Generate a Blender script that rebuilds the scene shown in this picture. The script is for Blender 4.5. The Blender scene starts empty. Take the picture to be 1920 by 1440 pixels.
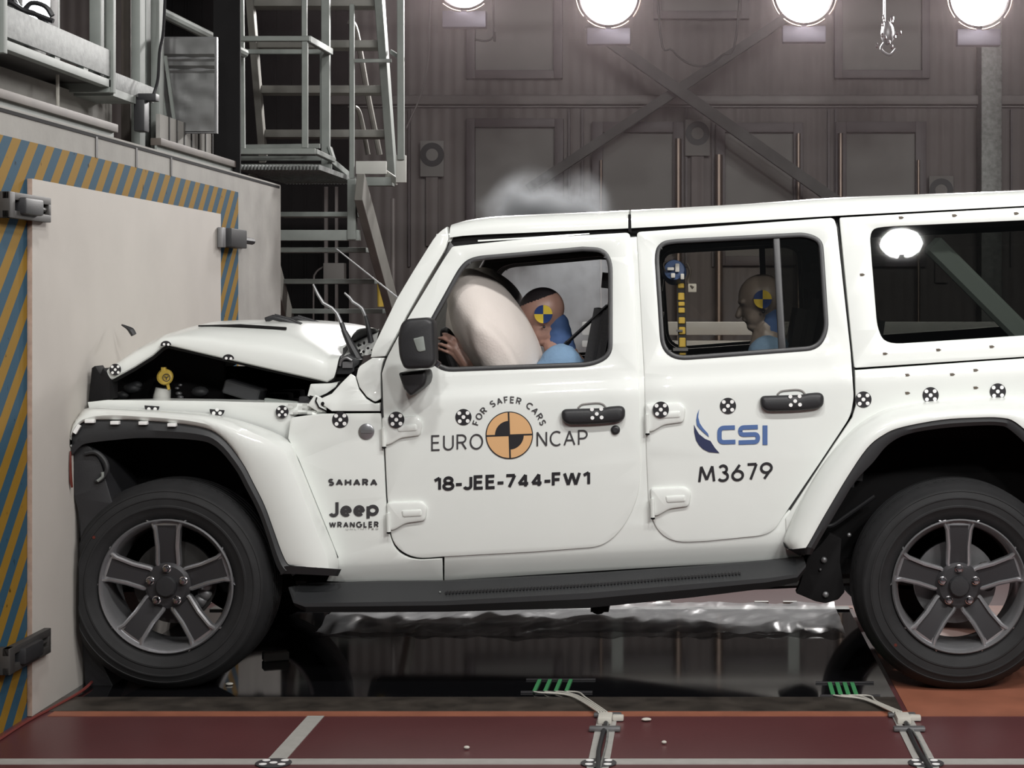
import bpy, bmesh, math, random
from mathutils import Vector, Matrix, noise
random.seed(7)
C = bpy.context.scene.collection
S = bpy.context.scene
PI = math.pi
# ------------------------------------------------------------------ camera, world, exposure
F, CX, CY, D, H = 3458.0, 1290.0, 565.0, 7.0, 1.49      # focal length and principal point of the 1920x1440 frame
cam = bpy.data.cameras.new('camera')
cam.sensor_fit = 'HORIZONTAL'; cam.sensor_width = 36.0
cam.lens = 36.0*F/1920.0
cam.shift_x = -(CX-960)/1920.0
cam.shift_y = -(720-CY)/1920.0
cam.clip_end = 100
cob = bpy.data.objects.new('camera', cam); C.objects.link(cob)
cob.location = (0, -D, H); cob.rotation_euler = (PI/2, 0, 0)
S.camera = cob
w = bpy.data.worlds.new('hall_air'); S.world = w; w.use_nodes = True
w.node_tree.nodes['Background'].inputs[0].default_value = (0.9, 0.95, 1.0, 1)
w.node_tree.nodes['Background'].inputs[1].default_value = 0.07
S.view_settings.view_transform = 'Standard'; S.view_settings.look = 'None'
S.view_settings.gamma = 1.0; S.view_settings.use_curve_mapping = False
S.view_settings.exposure = 0.0
S.cycles.use_denoising = True
S.cycles.sample_clamp_indirect = 4.0
S.cycles.max_bounces = 8
S.cycles.transparent_max_bounces = 16
S.cycles.caustics_reflective = False; S.cycles.caustics_refractive = False
L_FRONT, L_BACK, L_TOP = 300.0, 250.0, 30.0              # lamp lens radiance (the lamps are built below)

def at(px, py, Y):
    s = (D+Y)/F
    return Vector(((px-CX)*s, Y, H-(py-CY)*s))

# ------------------------------------------------------------------ materials
M = {}
def mat(name, col, rough=0.5, metal=0.0, coat=0.0, vary=0.0, scale=6.0, bump=0.0, bscale=40.0, emit=0.0, alpha=1.0, spec=0.5):
    m = bpy.data.materials.new(name); m.use_nodes = True
    nt = m.node_tree; b = nt.nodes['Principled BSDF']
    b.inputs['Base Color'].default_value = (*col, 1); b.inputs['Roughness'].default_value = rough
    b.inputs['Metallic'].default_value = metal; b.inputs['Coat Weight'].default_value = coat
    b.inputs['Coat Roughness'].default_value = 0.06; b.inputs['Alpha'].default_value = alpha
    b.inputs['Specular IOR Level'].default_value = spec
    if emit:
        b.inputs['Emission Color'].default_value = (*col, 1); b.inputs['Emission Strength'].default_value = emit
    if vary or bump:
        tc = nt.nodes.new('ShaderNodeTexCoord')
    if vary:
        n = nt.nodes.new('ShaderNodeTexNoise'); n.inputs['Scale'].default_value = scale; n.inputs['Detail'].default_value = 6
        nt.links.new(tc.outputs['Object'], n.inputs['Vector'])
        r = nt.nodes.new('ShaderNodeValToRGB')
        r.color_ramp.elements[0].position = 0.3; r.color_ramp.elements[1].position = 0.7
        r.color_ramp.elements[0].color = (*[c*(1-vary) for c in col], 1)
        r.color_ramp.elements[1].color = (*[min(1, c*(1+vary)) for c in col], 1)
        nt.links.new(n.outputs['Fac'], r.inputs[0]); nt.links.new(r.outputs[0], b.inputs['Base Color'])
    if bump:
        n2 = nt.nodes.new('ShaderNodeTexNoise'); n2.inputs['Scale'].default_value = bscale; n2.inputs['Detail'].default_value = 4
        nt.links.new(tc.outputs['Object'], n2.inputs['Vector'])
        bp = nt.nodes.new('ShaderNodeBump'); bp.inputs['Strength'].default_value = bump; bp.inputs['Distance'].default_value = 0.01
        nt.links.new(n2.outputs['Fac'], bp.inputs['Height']); nt.links.new(bp.outputs[0], b.inputs['Normal'])
    M[name] = m
    return m
mat('white_paint', (0.755, 0.778, 0.75), 0.38, coat=0.6, vary=0.01)
mat('black_plastic', (0.018, 0.018, 0.02), 0.5, vary=0.15, bump=0.05, bscale=200)
mat('grey_plastic', (0.023, 0.024, 0.026), 0.55, vary=0.1, bump=0.05, bscale=300)
mat('dark_trim', (0.008, 0.0075, 0.008), 0.8, vary=0.2, spec=0.2)
mat('gap_grey', (0.10, 0.10, 0.10), 0.7)
mat('vinyl_grey', (0.24, 0.20, 0.175), 0.4, vary=0.1)
mat('rubber_seal', (0.035, 0.035, 0.037), 0.4)
mat('tyre_rubber', (0.017, 0.017, 0.018), 0.7, vary=0.15, scale=15, spec=0.3)
mat('rim_silver', (0.40, 0.40, 0.415), 0.25, metal=0.75, vary=0.05)
mat('rim_pocket', (0.035, 0.034, 0.037), 0.45, metal=0.3)
mat('chrome', (0.62, 0.60, 0.62), 0.15, metal=1.0)
mat('dull_steel', (0.22, 0.22, 0.225), 0.45, metal=0.7, vary=0.2)
mat('decal_black', (0.013, 0.012, 0.015), 0.5)
mat('decal_white', (0.85, 0.85, 0.84), 0.5)
mat('decal_grey', (0.045, 0.043, 0.046), 0.45)
mat('decal_orange', (0.68, 0.40, 0.19), 0.5)
mat('decal_blue', (0.075, 0.14, 0.33), 0.5)
mat('decal_navy', (0.022, 0.03, 0.085), 0.5)
mat('target_blue', (0.02, 0.05, 0.18), 0.3)
mat('target_yellow', (0.75, 0.55, 0.06), 0.3)
mat('airbag_cloth', (0.66, 0.60, 0.56), 0.85, bump=0.15, bscale=120)
mat('vinyl_skin', (0.37, 0.215, 0.17), 0.4, vary=0.12)
mat('cap_black', (0.02, 0.016, 0.018), 0.4)
mat('shirt_blue', (0.17, 0.275, 0.41), 0.85, bump=0.3, bscale=60)
mat('collar_blue', (0.05, 0.10, 0.24), 0.8)
mat('seat_cloth', (0.03, 0.029, 0.031), 0.85, bump=0.2, bscale=90)
mat('bar_grey', (0.34, 0.38, 0.35), 0.6)
mat('yellow_plastic', (0.72, 0.50, 0.09), 0.45, vary=0.1)
mat('red_lens', (0.10, 0.018, 0.012), 0.35)
mat('galvanised', (0.19, 0.20, 0.195), 0.62, metal=0.15, vary=0.3, scale=28, bump=0.1, bscale=60)
mat('pale_steel', (0.23, 0.25, 0.235), 0.6, metal=0.1, vary=0.1, scale=8)
mat('dark_steel', (0.055, 0.052, 0.05), 0.55, metal=0.3, vary=0.2)
mat('stair_grey', (0.19, 0.185, 0.168), 0.55, metal=0.2, vary=0.1)
mat('brown_steel', (0.105, 0.09, 0.078), 0.6, metal=0.2, vary=0.2)
mat('foil', (0.30, 0.30, 0.30), 0.4, metal=0.95, bump=0.15, bscale=7)
mat('board_white', (0.50, 0.47, 0.435), 0.75, spec=0.25, vary=0.04, scale=3)
mat('board_edge', (0.36, 0.26, 0.21), 0.7, vary=0.15, scale=40)
mat('concrete_pale', (0.34, 0.33, 0.31), 0.85, spec=0.2, vary=0.10, scale=5, bump=0.1)
mat('hall_wall', (0.17, 0.145, 0.14), 0.6, vary=0.08, scale=2)
mat('panel_grey', (0.235, 0.225, 0.215), 0.7, vary=0.05, scale=2)
mat('panel_frame', (0.10, 0.08, 0.085), 0.5, vary=0.1)
mat('wall_rail', (0.20, 0.18, 0.175), 0.5, vary=0.1)
mat('column_zinc', (0.21, 0.215, 0.205), 0.5, metal=0.3, vary=0.3, scale=30)
mat('red_floor', (0.098, 0.031, 0.033), 0.35, vary=0.10, scale=2.2, bump=0.03)
mat('orange_paint', (0.29, 0.105, 0.062), 0.5, vary=0.15, scale=6)
mat('glass_plate', (0.006, 0.006, 0.007), 0.06, vary=0.0, spec=0.6)
mat('plate_frame', (0.045, 0.038, 0.032), 0.4, vary=0.5, scale=9)
mat('grey_tape', (0.36, 0.35, 0.33), 0.55, vary=0.08, scale=20)
mat('cable_dark', (0.02, 0.02, 0.022), 0.5)
mat('cable_red', (0.16, 0.035, 0.03), 0.5)
mat('cable_white', (0.55, 0.53, 0.48), 0.5)
mat('green_tape', (0.06, 0.27, 0.105), 0.5)
mat('pale_paint', (0.50, 0.50, 0.47), 0.5, vary=0.05)
mat('light_chip', (0.52, 0.50, 0.45), 0.7)
mat('wood_dark', (0.10, 0.08, 0.06), 0.7)
mat('lens_front', (1.0, 0.99, 0.965), emit=L_FRONT)
mat('lens_back', (1.0, 0.97, 0.95), emit=L_BACK)
mat('lens_work', (0.95, 1.0, 1.0), emit=L_TOP)
mat('copper_edge', (0.24, 0.185, 0.155), 0.45, metal=0.8)
mat('lamp_box', (0.16, 0.15, 0.19), 0.4, metal=0.3)

def glass(name, tint, refl=0.06):
    m = bpy.data.materials.new(name); m.use_nodes = True; nt = m.node_tree
    nt.nodes.remove(nt.nodes['Principled BSDF']); out = nt.nodes['Material Output']
    t = nt.nodes.new('ShaderNodeBsdfTransparent'); t.inputs[0].default_value = (*tint, 1)
    g = nt.nodes.new('ShaderNodeBsdfGlossy'); g.inputs['Roughness'].default_value = 0.02
    f = nt.nodes.new('ShaderNodeFresnel'); f.inputs[0].default_value = 1.45
    mx = nt.nodes.new('ShaderNodeMixShader')
    nt.links.new(f.outputs[0], mx.inputs[0]); nt.links.new(t.outputs[0], mx.inputs[1]); nt.links.new(g.outputs[0], mx.inputs[2])
    nt.links.new(mx.outputs[0], out.inputs[0]); M[name] = m
glass('clear_glass', (0.93, 0.95, 0.94))
glass('tinted_glass', (0.93, 0.92, 0.90))
glass('privacy_glass', (0.62, 0.63, 0.62))

def film():
    m = bpy.data.materials.new('plastic_film'); m.use_nodes = True; nt = m.node_tree
    b = nt.nodes['Principled BSDF']; out = nt.nodes['Material Output']
    b.inputs['Base Color'].default_value = (0.8, 0.81, 0.83, 1); b.inputs['Roughness'].default_value = 0.22
    t = nt.nodes.new('ShaderNodeBsdfTransparent'); mx = nt.nodes.new('ShaderNodeMixShader'); mx.inputs[0].default_value = 0.6
    nt.links.new(t.outputs[0], mx.inputs[1]); nt.links.new(b.outputs[0], mx.inputs[2]); nt.links.new(mx.outputs[0], out.inputs[0])
    M['plastic_film'] = m
film()

def stripes():
    m = bpy.data.materials.new('hazard_stripes'); m.use_nodes = True; nt = m.node_tree; b = nt.nodes['Principled BSDF']
    g = nt.nodes.new('ShaderNodeNewGeometry'); sp = nt.nodes.new('ShaderNodeSeparateXYZ'); nt.links.new(g.outputs['Position'], sp.inputs[0])
    def mth(op, a, bb):
        n = nt.nodes.new('ShaderNodeMath'); n.operation = op
        for i, v in enumerate((a, bb)):
            if v is None: continue
            if isinstance(v, (int, float)): n.inputs[i].default_value = v
            else: nt.links.new(v, n.inputs[i])
        return n.outputs[0]
    s = mth('SUBTRACT', sp.outputs['Y'], sp.outputs['Z'])
    fr = mth('FRACT', mth('MULTIPLY', mth('ADD', s, 19.88), 1/0.172), None)
    c = mth('GREATER_THAN', fr, 0.5)
    mx = nt.nodes.new('ShaderNodeMix'); mx.data_type = 'RGBA'; nt.links.new(c, mx.inputs[0])
    mx.inputs[6].default_value = (0.032, 0.085, 0.135, 1); mx.inputs[7].default_value = (0.27, 0.155, 0.022, 1)
    n = nt.nodes.new('ShaderNodeTexNoise'); n.inputs['Scale'].default_value = 22; n.inputs['Detail'].default_value = 8; nt.links.new(g.outputs['Position'], n.inputs[0])
    r = nt.nodes.new('ShaderNodeValToRGB'); r.color_ramp.elements[0].position = 0.27; r.color_ramp.elements[1].position = 0.33
    r.color_ramp.elements[0].color = (0.05, 0.045, 0.04, 1); r.color_ramp.elements[1].color = (1, 1, 1, 1)
    nt.links.new(n.outputs[0], r.inputs[0])
    m2 = nt.nodes.new('ShaderNodeMix'); m2.data_type = 'RGBA'; m2.blend_type = 'MULTIPLY'; m2.inputs[0].default_value = 0.85
    nt.links.new(mx.outputs[2], m2.inputs[6]); nt.links.new(r.outputs[0], m2.inputs[7])
    nt.links.new(m2.outputs[2], b.inputs['Base Color']); b.inputs['Roughness'].default_value = 0.75; b.inputs['Specular IOR Level'].default_value = 0.15
    M['hazard_stripes'] = m
stripes()

def corrugate(m, pitch, depth=0.01):
    nt = M[m].node_tree; b = nt.nodes['Principled BSDF']
    g = nt.nodes.new('ShaderNodeNewGeometry'); sp = nt.nodes.new('ShaderNodeSeparateXYZ'); nt.links.new(g.outputs['Position'], sp.inputs[0])
    n = nt.nodes.new('ShaderNodeMath'); n.operation = 'MULTIPLY'; n.inputs[1].default_value = 2*PI/pitch; nt.links.new(sp.outputs['X'], n.inputs[0])
    s = nt.nodes.new('ShaderNodeMath'); s.operation = 'SINE'; nt.links.new(n.outputs[0], s.inputs[0])
    bp = nt.nodes.new('ShaderNodeBump'); bp.inputs['Strength'].default_value = 0.35; bp.inputs['Distance'].default_value = depth
    nt.links.new(s.outputs[0], bp.inputs['Height']); nt.links.new(bp.outputs[0], b.inputs['Normal'])
corrugate('hall_wall', 0.11)

# ------------------------------------------------------------------ object helpers
def worldloc(p):
    v = Vector((0, 0, 0))
    while p is not None:
        v = v+Vector(p.location); p = p.parent
    return v
def tag(o, label, cat, group=None, kind=None):
    if label: o['label'] = label
    if cat: o['category'] = cat
    if group: o['group'] = group
    if kind: o['kind'] = kind
    return o
def thing(name, label, cat, loc, group=None):
    o = bpy.data.objects.new(name, None); C.objects.link(o); o.location = loc; o.empty_display_size = 0.1
    return tag(o, label, cat, group)
def obj(name, bm, mats, parent=None, smooth=25, label=None):
    """link a bmesh built in world coordinates as ONE mesh object"""
    bmesh.ops.recalc_face_normals(bm, faces=bm.faces) if not getattr(bm, 'keep', False) else None
    q_ = parent
    while q_ is not None:
        if q_.name == 'off_road_vehicle':            # nothing of the car reaches into the board
            for v in bm.verts:
                if v.co.x < -2.346: v.co.x = -2.346
        q_ = q_.parent
    if parent is None:
        xs = [v.co for v in bm.verts]
        off = Vector(((min(c.x for c in xs)+max(c.x for c in xs))/2, (min(c.y for c in xs)+max(c.y for c in xs))/2, min(c.z for c in xs)))
    else:
        off = worldloc(parent)
    for v in bm.verts: v.co -= off
    me = bpy.data.meshes.new(name); bm.to_mesh(me); bm.free()
    if isinstance(mats, str): mats = [mats]
    for m in mats: me.materials.append(M[m])
    if smooth:
        me.shade_smooth(); me.set_sharp_from_angle(angle=math.radians(smooth))
    o = bpy.data.objects.new(name, me); C.objects.link(o)
    if parent is None: o.location = off
    else: o.parent = parent
    if label: o['label'] = label
    return o
def dup(root, loc, label=None, group=None):
    r = root.copy(); C.objects.link(r); r.location = loc
    if label: r['label'] = label
    if group: r['group'] = group
    for ch in root.children:
        c = ch.copy(); C.objects.link(c); c.parent = r
        for g in ch.children:
            d = g.copy(); C.objects.link(d); d.parent = c
    return r
def struct(name, bm, m, label=None, smooth=25):
    o = obj(name, bm, m, None, smooth); o['kind'] = 'structure'
    if label: o['label'] = label
    return o

# ------------------------------------------------------------------ mesh helpers (all add to a bmesh)
def BM(): return bmesh.new()
def box(bm, lo, hi, bev=0.0, mi=0):
    r = bmesh.ops.create_cube(bm, size=1.0)
    vs = r['verts']; lo = Vector(lo); hi = Vector(hi); c = (lo+hi)/2; s = hi-lo
    for v in vs: v.co = Vector((v.co.x*s.x, v.co.y*s.y, v.co.z*s.z))+c
    fs = set(f for v in vs for f in v.link_faces)
    for f in fs: f.material_index = mi
    if bev:
        es = list(set(e for v in vs for e in v.link_edges))
        bmesh.ops.bevel(bm, geom=es, offset=bev, segments=2, affect='EDGES', profile=0.6)
    return bm
def frame_for(d):
    d = d.normalized(); up = Vector((0, 0, 1)) if abs(d.z) < 0.95 else Vector((0, 1, 0))
    a = d.cross(up).normalized(); b = a.cross(d).normalized()
    return a, b
def beam(bm, p, q, wd, ht, bev=0.0, mi=0):
    p = Vector(p); q = Vector(q); a, b = frame_for(q-p)
    vs = []
    for c in (p, q):
        for s, t in ((-1, -1), (1, -1), (1, 1), (-1, 1)):
            vs.append(bm.verts.new(c+a*s*wd/2+b*t*ht/2))
    fs = [(0, 1, 2, 3), (7, 6, 5, 4), (0, 4, 5, 1), (1, 5, 6, 2), (2, 6, 7, 3), (3, 7, 4, 0)]
    for f in fs:
        ff = bm.faces.new([vs[i] for i in f]); ff.material_index = mi
    if bev:
        es = list(set(e for v in vs for e in v.link_edges)); bmesh.ops.bevel(bm, geom=es, offset=bev, segments=1, affect='EDGES')
    return bm
def tube(bm, pts, r, seg=8, mi=0, caps=True):
    pts = [Vector(p) for p in pts]; n = len(pts); rs = r if isinstance(r, (list, tuple)) else [r]*n
    if len(rs) != n: rs = [rs[min(int(i*(len(rs)-1)/(n-1)), len(rs)-2)]*(1-(i*(len(rs)-1)/(n-1)-min(int(i*(len(rs)-1)/(n-1)), len(rs)-2)))+rs[min(int(i*(len(rs)-1)/(n-1)), len(rs)-2)+1]*(i*(len(rs)-1)/(n-1)-min(int(i*(len(rs)-1)/(n-1)), len(rs)-2)) for i in range(n)]
    rings = []; a = None
    for i, p in enumerate(pts):
        d = (pts[min(i+1, n-1)]-pts[max(i-1, 0)]).normalized()
        if a is None: a, b = frame_for(d)
        a = (a-d*a.dot(d)).normalized(); b = d.cross(a)
        rings.append([bm.verts.new(p+(a*math.cos(2*PI*k/seg)+b*math.sin(2*PI*k/seg))*rs[i]) for k in range(seg)])
    for i in range(n-1):
        for k in range(seg):
            f = bm.faces.new((rings[i][k], rings[i][(k+1) % seg], rings[i+1][(k+1) % seg], rings[i+1][k])); f.material_index = mi
    if caps:
        for rg in (rings[0], rings[-1]):
            f = bm.faces.new(rg); f.material_index = mi
    return bm
def lathe(bm, prof, o, axis, seg=48, mi=0, close=False):
    o = Vector(o); ax = Vector(axis).normalized(); a, b = frame_for(ax)
    rings = []
    for r, h in prof:
        if r < 1e-6: rings.append([bm.verts.new(o+ax*h)])
        else: rings.append([bm.verts.new(o+ax*h+(a*math.cos(2*PI*k/seg)+b*math.sin(2*PI*k/seg))*r) for k in range(seg)])
    idx = list(range(len(rings)))
    prs = list(zip(idx[:-1], idx[1:]))+([(idx[-1], idx[0])] if close else [])
    for i, j in prs:
        A, B = rings[i], rings[j]
        for k in range(seg):
            k2 = (k+1) % seg
            if len(A) == 1 and len(B) == 1: break
            if len(A) == 1: vs = (A[0], B[k2], B[k])
            elif len(B) == 1: vs = (A[k], A[k2], B[0])
            else: vs = (A[k], A[k2], B[k2], B[k])
            f = bm.faces.new(vs); f.material_index = mi
    return bm
def loft(bm, rows, mi=0, closed=False):
    vs = [[bm.verts.new(p) for p in row] for row in rows]
    n = len(rows[0])
    for i in range(len(rows)-1):
        for k in range(n if closed else n-1):
            k2 = (k+1) % n
            f = bm.faces.new((vs[i][k], vs[i][k2], vs[i+1][k2], vs[i+1][k])); f.material_index = mi
    return vs
def ball(bm, c, r, sub=3, mi=0, rot=None):
    r = (r, r, r) if isinstance(r, (int, float)) else r
    q = bmesh.ops.create_icosphere(bm, subdivisions=sub, radius=1.0)
    for v in q['verts']:
        p = Vector((v.co.x*r[0], v.co.y*r[1], v.co.z*r[2]))
        if rot: p = rot @ p
        v.co = p+Vector(c)
    for f in set(f for v in q['verts'] for f in v.link_faces): f.material_index = mi
    return bm
def capsule(bm, p, q, r1, r2, n=5):
    p = Vector(p); q = Vector(q)
    for i in range(n+1):
        t = i/n; ball(bm, p.lerp(q, t), r1+(r2-r1)*t, 2)
    return bm
def bez(pts, n=6):
    """Catmull-Rom through 2D or 3D points"""
    P = [Vector(p) for p in pts]; out = []
    for i in range(len(P)-1):
        p0 = P[max(i-1, 0)]; p1 = P[i]; p2 = P[i+1]; p3 = P[min(i+2, len(P)-1)]
        for k in range(n):
            t = k/n
            out.append(0.5*((2*p1)+(p2-p0)*t+(2*p0-5*p1+4*p2-p3)*t*t+(3*p1-p0-3*p2+p3)*t**3))
    out.append(P[-1]); return out
def fillet(pts, r0=0, n=5):
    out = []; N = len(pts)
    for i in range(N):
        p = Vector(pts[i][:2]); r = pts[i][2] if len(pts[i]) > 2 else r0
        if r <= 0: out.append(p); continue
        a = Vector(pts[i-1][:2])-p; b = Vector(pts[(i+1) % N][:2])-p
        ra = min(r, a.length*0.49); rb = min(r, b.length*0.49)
        A = p+a.normalized()*ra; B = p+b.normalized()*rb
        for k in range(n+1):
            t = k/n; out.append(A*(1-t)**2+p*2*t*(1-t)+B*t*t)
    return out
def offset(poly, d):
    """shrink (d>0) a polygon by d along its edge normals"""
    P = [Vector(p[:2]) for p in poly]; N = len(P)
    area = sum(P[i].x*P[(i+1) % N].y-P[(i+1) % N].x*P[i].y for i in range(N))
    sgn = 1 if area > 0 else -1; out = []
    for i in range(N):
        e1 = (P[i]-P[i-1]); e2 = (P[(i+1) % N]-P[i])
        if e1.length < 1e-9 or e2.length < 1e-9: out.append(P[i].copy()); continue
        n1 = Vector((-e1.y, e1.x)).normalized()*sgn; n2 = Vector((-e2.y, e2.x)).normalized()*sgn
        m = n1+n2; l = m.length
        if l < 0.3: out.append(P[i]+n1*d); continue
        m /= l; out.append(P[i]+m*d/max(0.5, m.dot(n1)))
    return out
def sheet(outline, Yf, th, holes=(), bev=2.0, cuts=None, tilt=0.05, back=0, front=0, bm=None):
    """a sheet of thickness th traced as a polygon in picture pixels and set at its own depth Yf(px, py)"""
    b2 = bmesh.new(); K = F/D
    loops = [([Vector(p[:2]) for p in outline], 1)]+[([Vector(p[:2]) for p in h], -1) for h in holes]
    edges = []
    fv = []
    for lp, sg in loops:
        ins = offset(lp, bev*sg) if bev else lp
        mid = offset(lp, bev*0.3*sg) if bev else lp
        r0 = [b2.verts.new((p.x, p.y, 0)) for p in ins]
        rings = [r0]
        if bev:
            rings.append([b2.verts.new((p.x, p.y, bev*0.3)) for p in mid])
            rings.append([b2.verts.new((p.x, p.y, bev)) for p in lp])
        rings.append([b2.verts.new((p.x, p.y, th*K)) for p in lp])
        n = len(lp)
        for A, B in zip(rings[:-1], rings[1:]):
            for k in range(n):
                f = b2.faces.new((A[k], A[(k+1) % n], B[(k+1) % n], B[k])); f.material_index = front
        for k in range(n):
            edges.append(b2.edges.get((r0[k], r0[(k+1) % n])))
            fv.append((rings[-1][k], rings[-1][(k+1) % n]))
    r = bmesh.ops.triangle_fill(b2, use_beauty=True, use_dissolve=False, edges=edges)
    for g in r['geom']:
        if isinstance(g, bmesh.types.BMFace): g.material_index = front
    be = [b2.edges.get(p) for p in fv]
    r = bmesh.ops.triangle_fill(b2, use_beauty=True, use_dissolve=False, edges=be)
    for g in r['geom']:
        if isinstance(g, bmesh.types.BMFace): g.material_index = back
    for cv in (cuts or ()):
        # planes v = py + tilt*(px-1200) = cv
        bmesh.ops.bisect_plane(b2, geom=b2.verts[:]+b2.edges[:]+b2.faces[:], plane_co=(1200, cv, 0), plane_no=(tilt, 1, 0))
    bmesh.ops.recalc_face_normals(b2, faces=b2.faces)
    for v in b2.verts:
        Y = Yf(v.co.x, v.co.y) if callable(Yf) else Yf
        p = at(v.co.x, v.co.y, Y); p.y += v.co.z/K; v.co = p
    if bm is None: return b2
    me = bpy.data.meshes.new('tmp'); b2.to_mesh(me); b2.free(); bm.from_mesh(me); bpy.data.meshes.remove(me)
    return bm
def flat(bm, outline, Yf, off=0.003, mi=0, cuts=(), tilt=0.05):
    """a thin decal (0.6 mm) on a body surface"""
    b2 = sheet(outline, lambda x, y: Yf(x, y)-off, 0.0006, bev=0, cuts=cuts, tilt=tilt, back=mi, front=mi)
    me = bpy.data.meshes.new('tmp'); b2.to_mesh(me); b2.free(); bm.from_mesh(me); bpy.data.meshes.remove(me)
def ngon(cx, cy, r, n=32, ry=None, a0=0):
    ry = ry or r
    return [(cx+r*math.cos(a0+2*PI*k/n), cy+ry*math.sin(a0+2*PI*k/n)) for k in range(n)]
def mirror(o, parent, yc, name=None):
    me = o.data.copy(); off = worldloc(o)
    po = worldloc(parent)
    for v in me.vertices:
        p = v.co+off; p.y = 2*yc-p.y; v.co = p-po
    me.flip_normals()
    m = bpy.data.objects.new(name or o.name.split('.')[0], me); C.objects.link(m); m.parent = parent
    return m
def interp(tab, x):
    if x <= tab[0][0]: return tab[0][1]
    for i in range(len(tab)-1):
        x0, y0 = tab[i]; x1, y1 = tab[i+1]
        if x <= x1:
            t = (x-x0)/(x1-x0)
            ym = tab[i-1] if i > 0 else None; yp = tab[i+2] if i+2 < len(tab) else None
            s = (y1-y0)/(x1-x0)
            sa = (y0-ym[1])/(x0-ym[0]) if ym else s; sb = (yp[1]-y1)/(yp[0]-x1) if yp else s
            m0 = 0 if sa*s <= 0 else 2*sa*s/(sa+s); m1 = 0 if sb*s <= 0 else 2*sb*s/(sb+s)
            h = x1-x0
            return y0*(2*t**3-3*t*t+1)+m0*h*(t**3-2*t*t+t)+y1*(-2*t**3+3*t*t)+m1*h*(t**3-t*t)
    return tab[-1][1]
def remeshed(bm, voxel, smooth=4):
    me = bpy.data.meshes.new('tmp'); bm.to_mesh(me); bm.free()
    o = bpy.data.objects.new('tmp', me); C.objects.link(o)
    m = o.modifiers.new('r', 'REMESH'); m.mode = 'VOXEL'; m.voxel_size = voxel
    s = o.modifiers.new('s', 'SMOOTH'); s.factor = 0.5; s.iterations = smooth
    dg = bpy.context.evaluated_depsgraph_get(); me2 = bpy.data.meshes.new_from_object(o.evaluated_get(dg))
    out = bmesh.new(); out.from_mesh(me2)
    bpy.data.objects.remove(o); bpy.data.meshes.remove(me); bpy.data.meshes.remove(me2)
    return out
def arc(cx, cy, rx, ry, a0, a1, n=12):
    return [(cx+rx*math.cos(math.radians(a0+(a1-a0)*k/n)), cy+ry*math.sin(math.radians(a0+(a1-a0)*k/n))) for k in range(n+1)]
GL = {                                                  # letter strokes: (width, polylines), unit height
 '1': (.30, [[(0, .78), (.30, 1), (.30, 0)]]), '8': (.56, [arc(.28, .755, .225, .245, 0, 360, 20), arc(.28, .26, .28, .26, 0, 360, 20)]), '-': (.20, [[(-.08, .38), (.28, .38)]]),
 'J': (.38, [[(.38, 1)]+arc(.18, .21, .20, .21, 0, -165)]), 'E': (.47, [[(.45, 1), (0, 1), (0, 0), (.47, 0)], [(0, .52), (.42, .52)]]), '7': (.52, [[(0, 1), (.52, 1), (.18, 0)]]),
 '4': (.56, [[(.40, 0), (.40, 1), (0, .25), (.56, .25)]]), 'F': (.43, [[(.43, 1), (0, 1), (0, 0)], [(0, .5), (.38, .5)]]), 'W': (.92, [[(0, 1), (.23, 0), (.46, 1), (.69, 0), (.92, 1)]]),
 'U': (.56, [[(0, 1)]+arc(.28, .30, .28, .30, 180, 360)+[(.56, 1)]]), 'R': (.54, [[(0, 0), (0, 1)]+arc(.27, .74, .25, .26, 90, -90)+[(0, .48)], [(.27, .48), (.54, 0)]]),
 'O': (.74, [arc(.37, .5, .37, .5, 0, 360, 28)]), 'N': (.60, [[(0, 0), (0, 1), (.60, 0), (.60, 1)]]), 'C': (.64, [arc(.40, .5, .40, .5, 52, 308, 20)]), 'A': (.68, [[(0, 0), (.34, 1), (.68, 0)], [(.12, .34), (.56, .34)]]),
 'P': (.54, [[(0, 0), (0, 1)]+arc(.27, .72, .27, .28, 90, -90)+[(0, .44)]]), 'S': (.50, [arc(.25, .755, .23, .245, 35, 270)+arc(.25, .26, .26, .26, 90, -145)]),
 'M': (.86, [[(0, 0), (.11, 1), (.43, .12), (.75, 1), (.86, 0)]]), '3': (.52, [arc(.24, .76, .22, .24, 150, -85)+arc(.24, .27, .28, .27, 85, -150)]),
 '6': (.60, [[(.42, 1), (.06, .44)], arc(.30, .30, .30, .30, 0, 360, 24)]), '9': (.60, [[(.18, 0), (.54, .56)], arc(.30, .70, .30, .30, 0, 360, 24)]),
 'H': (.60, [[(0, 0), (0, 1)], [(.60, 0), (.60, 1)], [(0, .5), (.60, .5)]]), 'G': (.78, [arc(.40, .5, .40, .5, 50, 350, 20)+[(.79, .5), (.5, .5)]]), 'L': (.42, [[(0, 1), (0, 0), (.42, 0)]]),
 'I': (.0, [[(0, 0), (0, 1)]]), 'T': (.52, [[(0, 1), (.52, 1)], [(.26, 1), (.26, 0)]]), 'D': (.6, [[(0, 0), (0, 1), (.2, 1)]+arc(.22, .5, .38, .5, 90, -90)+[(0, 0)]]),
 'e': (.50, [[(.02, .30), (.48, .30)]+arc(.25, .30, .25, .30, 5, 315, 18)]), 'p': (.54, [[(0, .62), (0, -.30)], arc(.28, .30, .27, .30, 0, 360, 20)]), ' ': (.22, []),
}
def split_sharp(pl):
    out = [[pl[0]]]
    for i in range(1, len(pl)):
        out[-1].append(pl[i])
        if i < len(pl)-1:
            a = Vector((pl[i][0]-pl[i-1][0], pl[i][1]-pl[i-1][1])).normalized(); b = Vector((pl[i+1][0]-pl[i][0], pl[i+1][1]-pl[i][1])).normalized()
            if a.dot(b) < -0.25: out.append([pl[i]])
    return out
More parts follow.
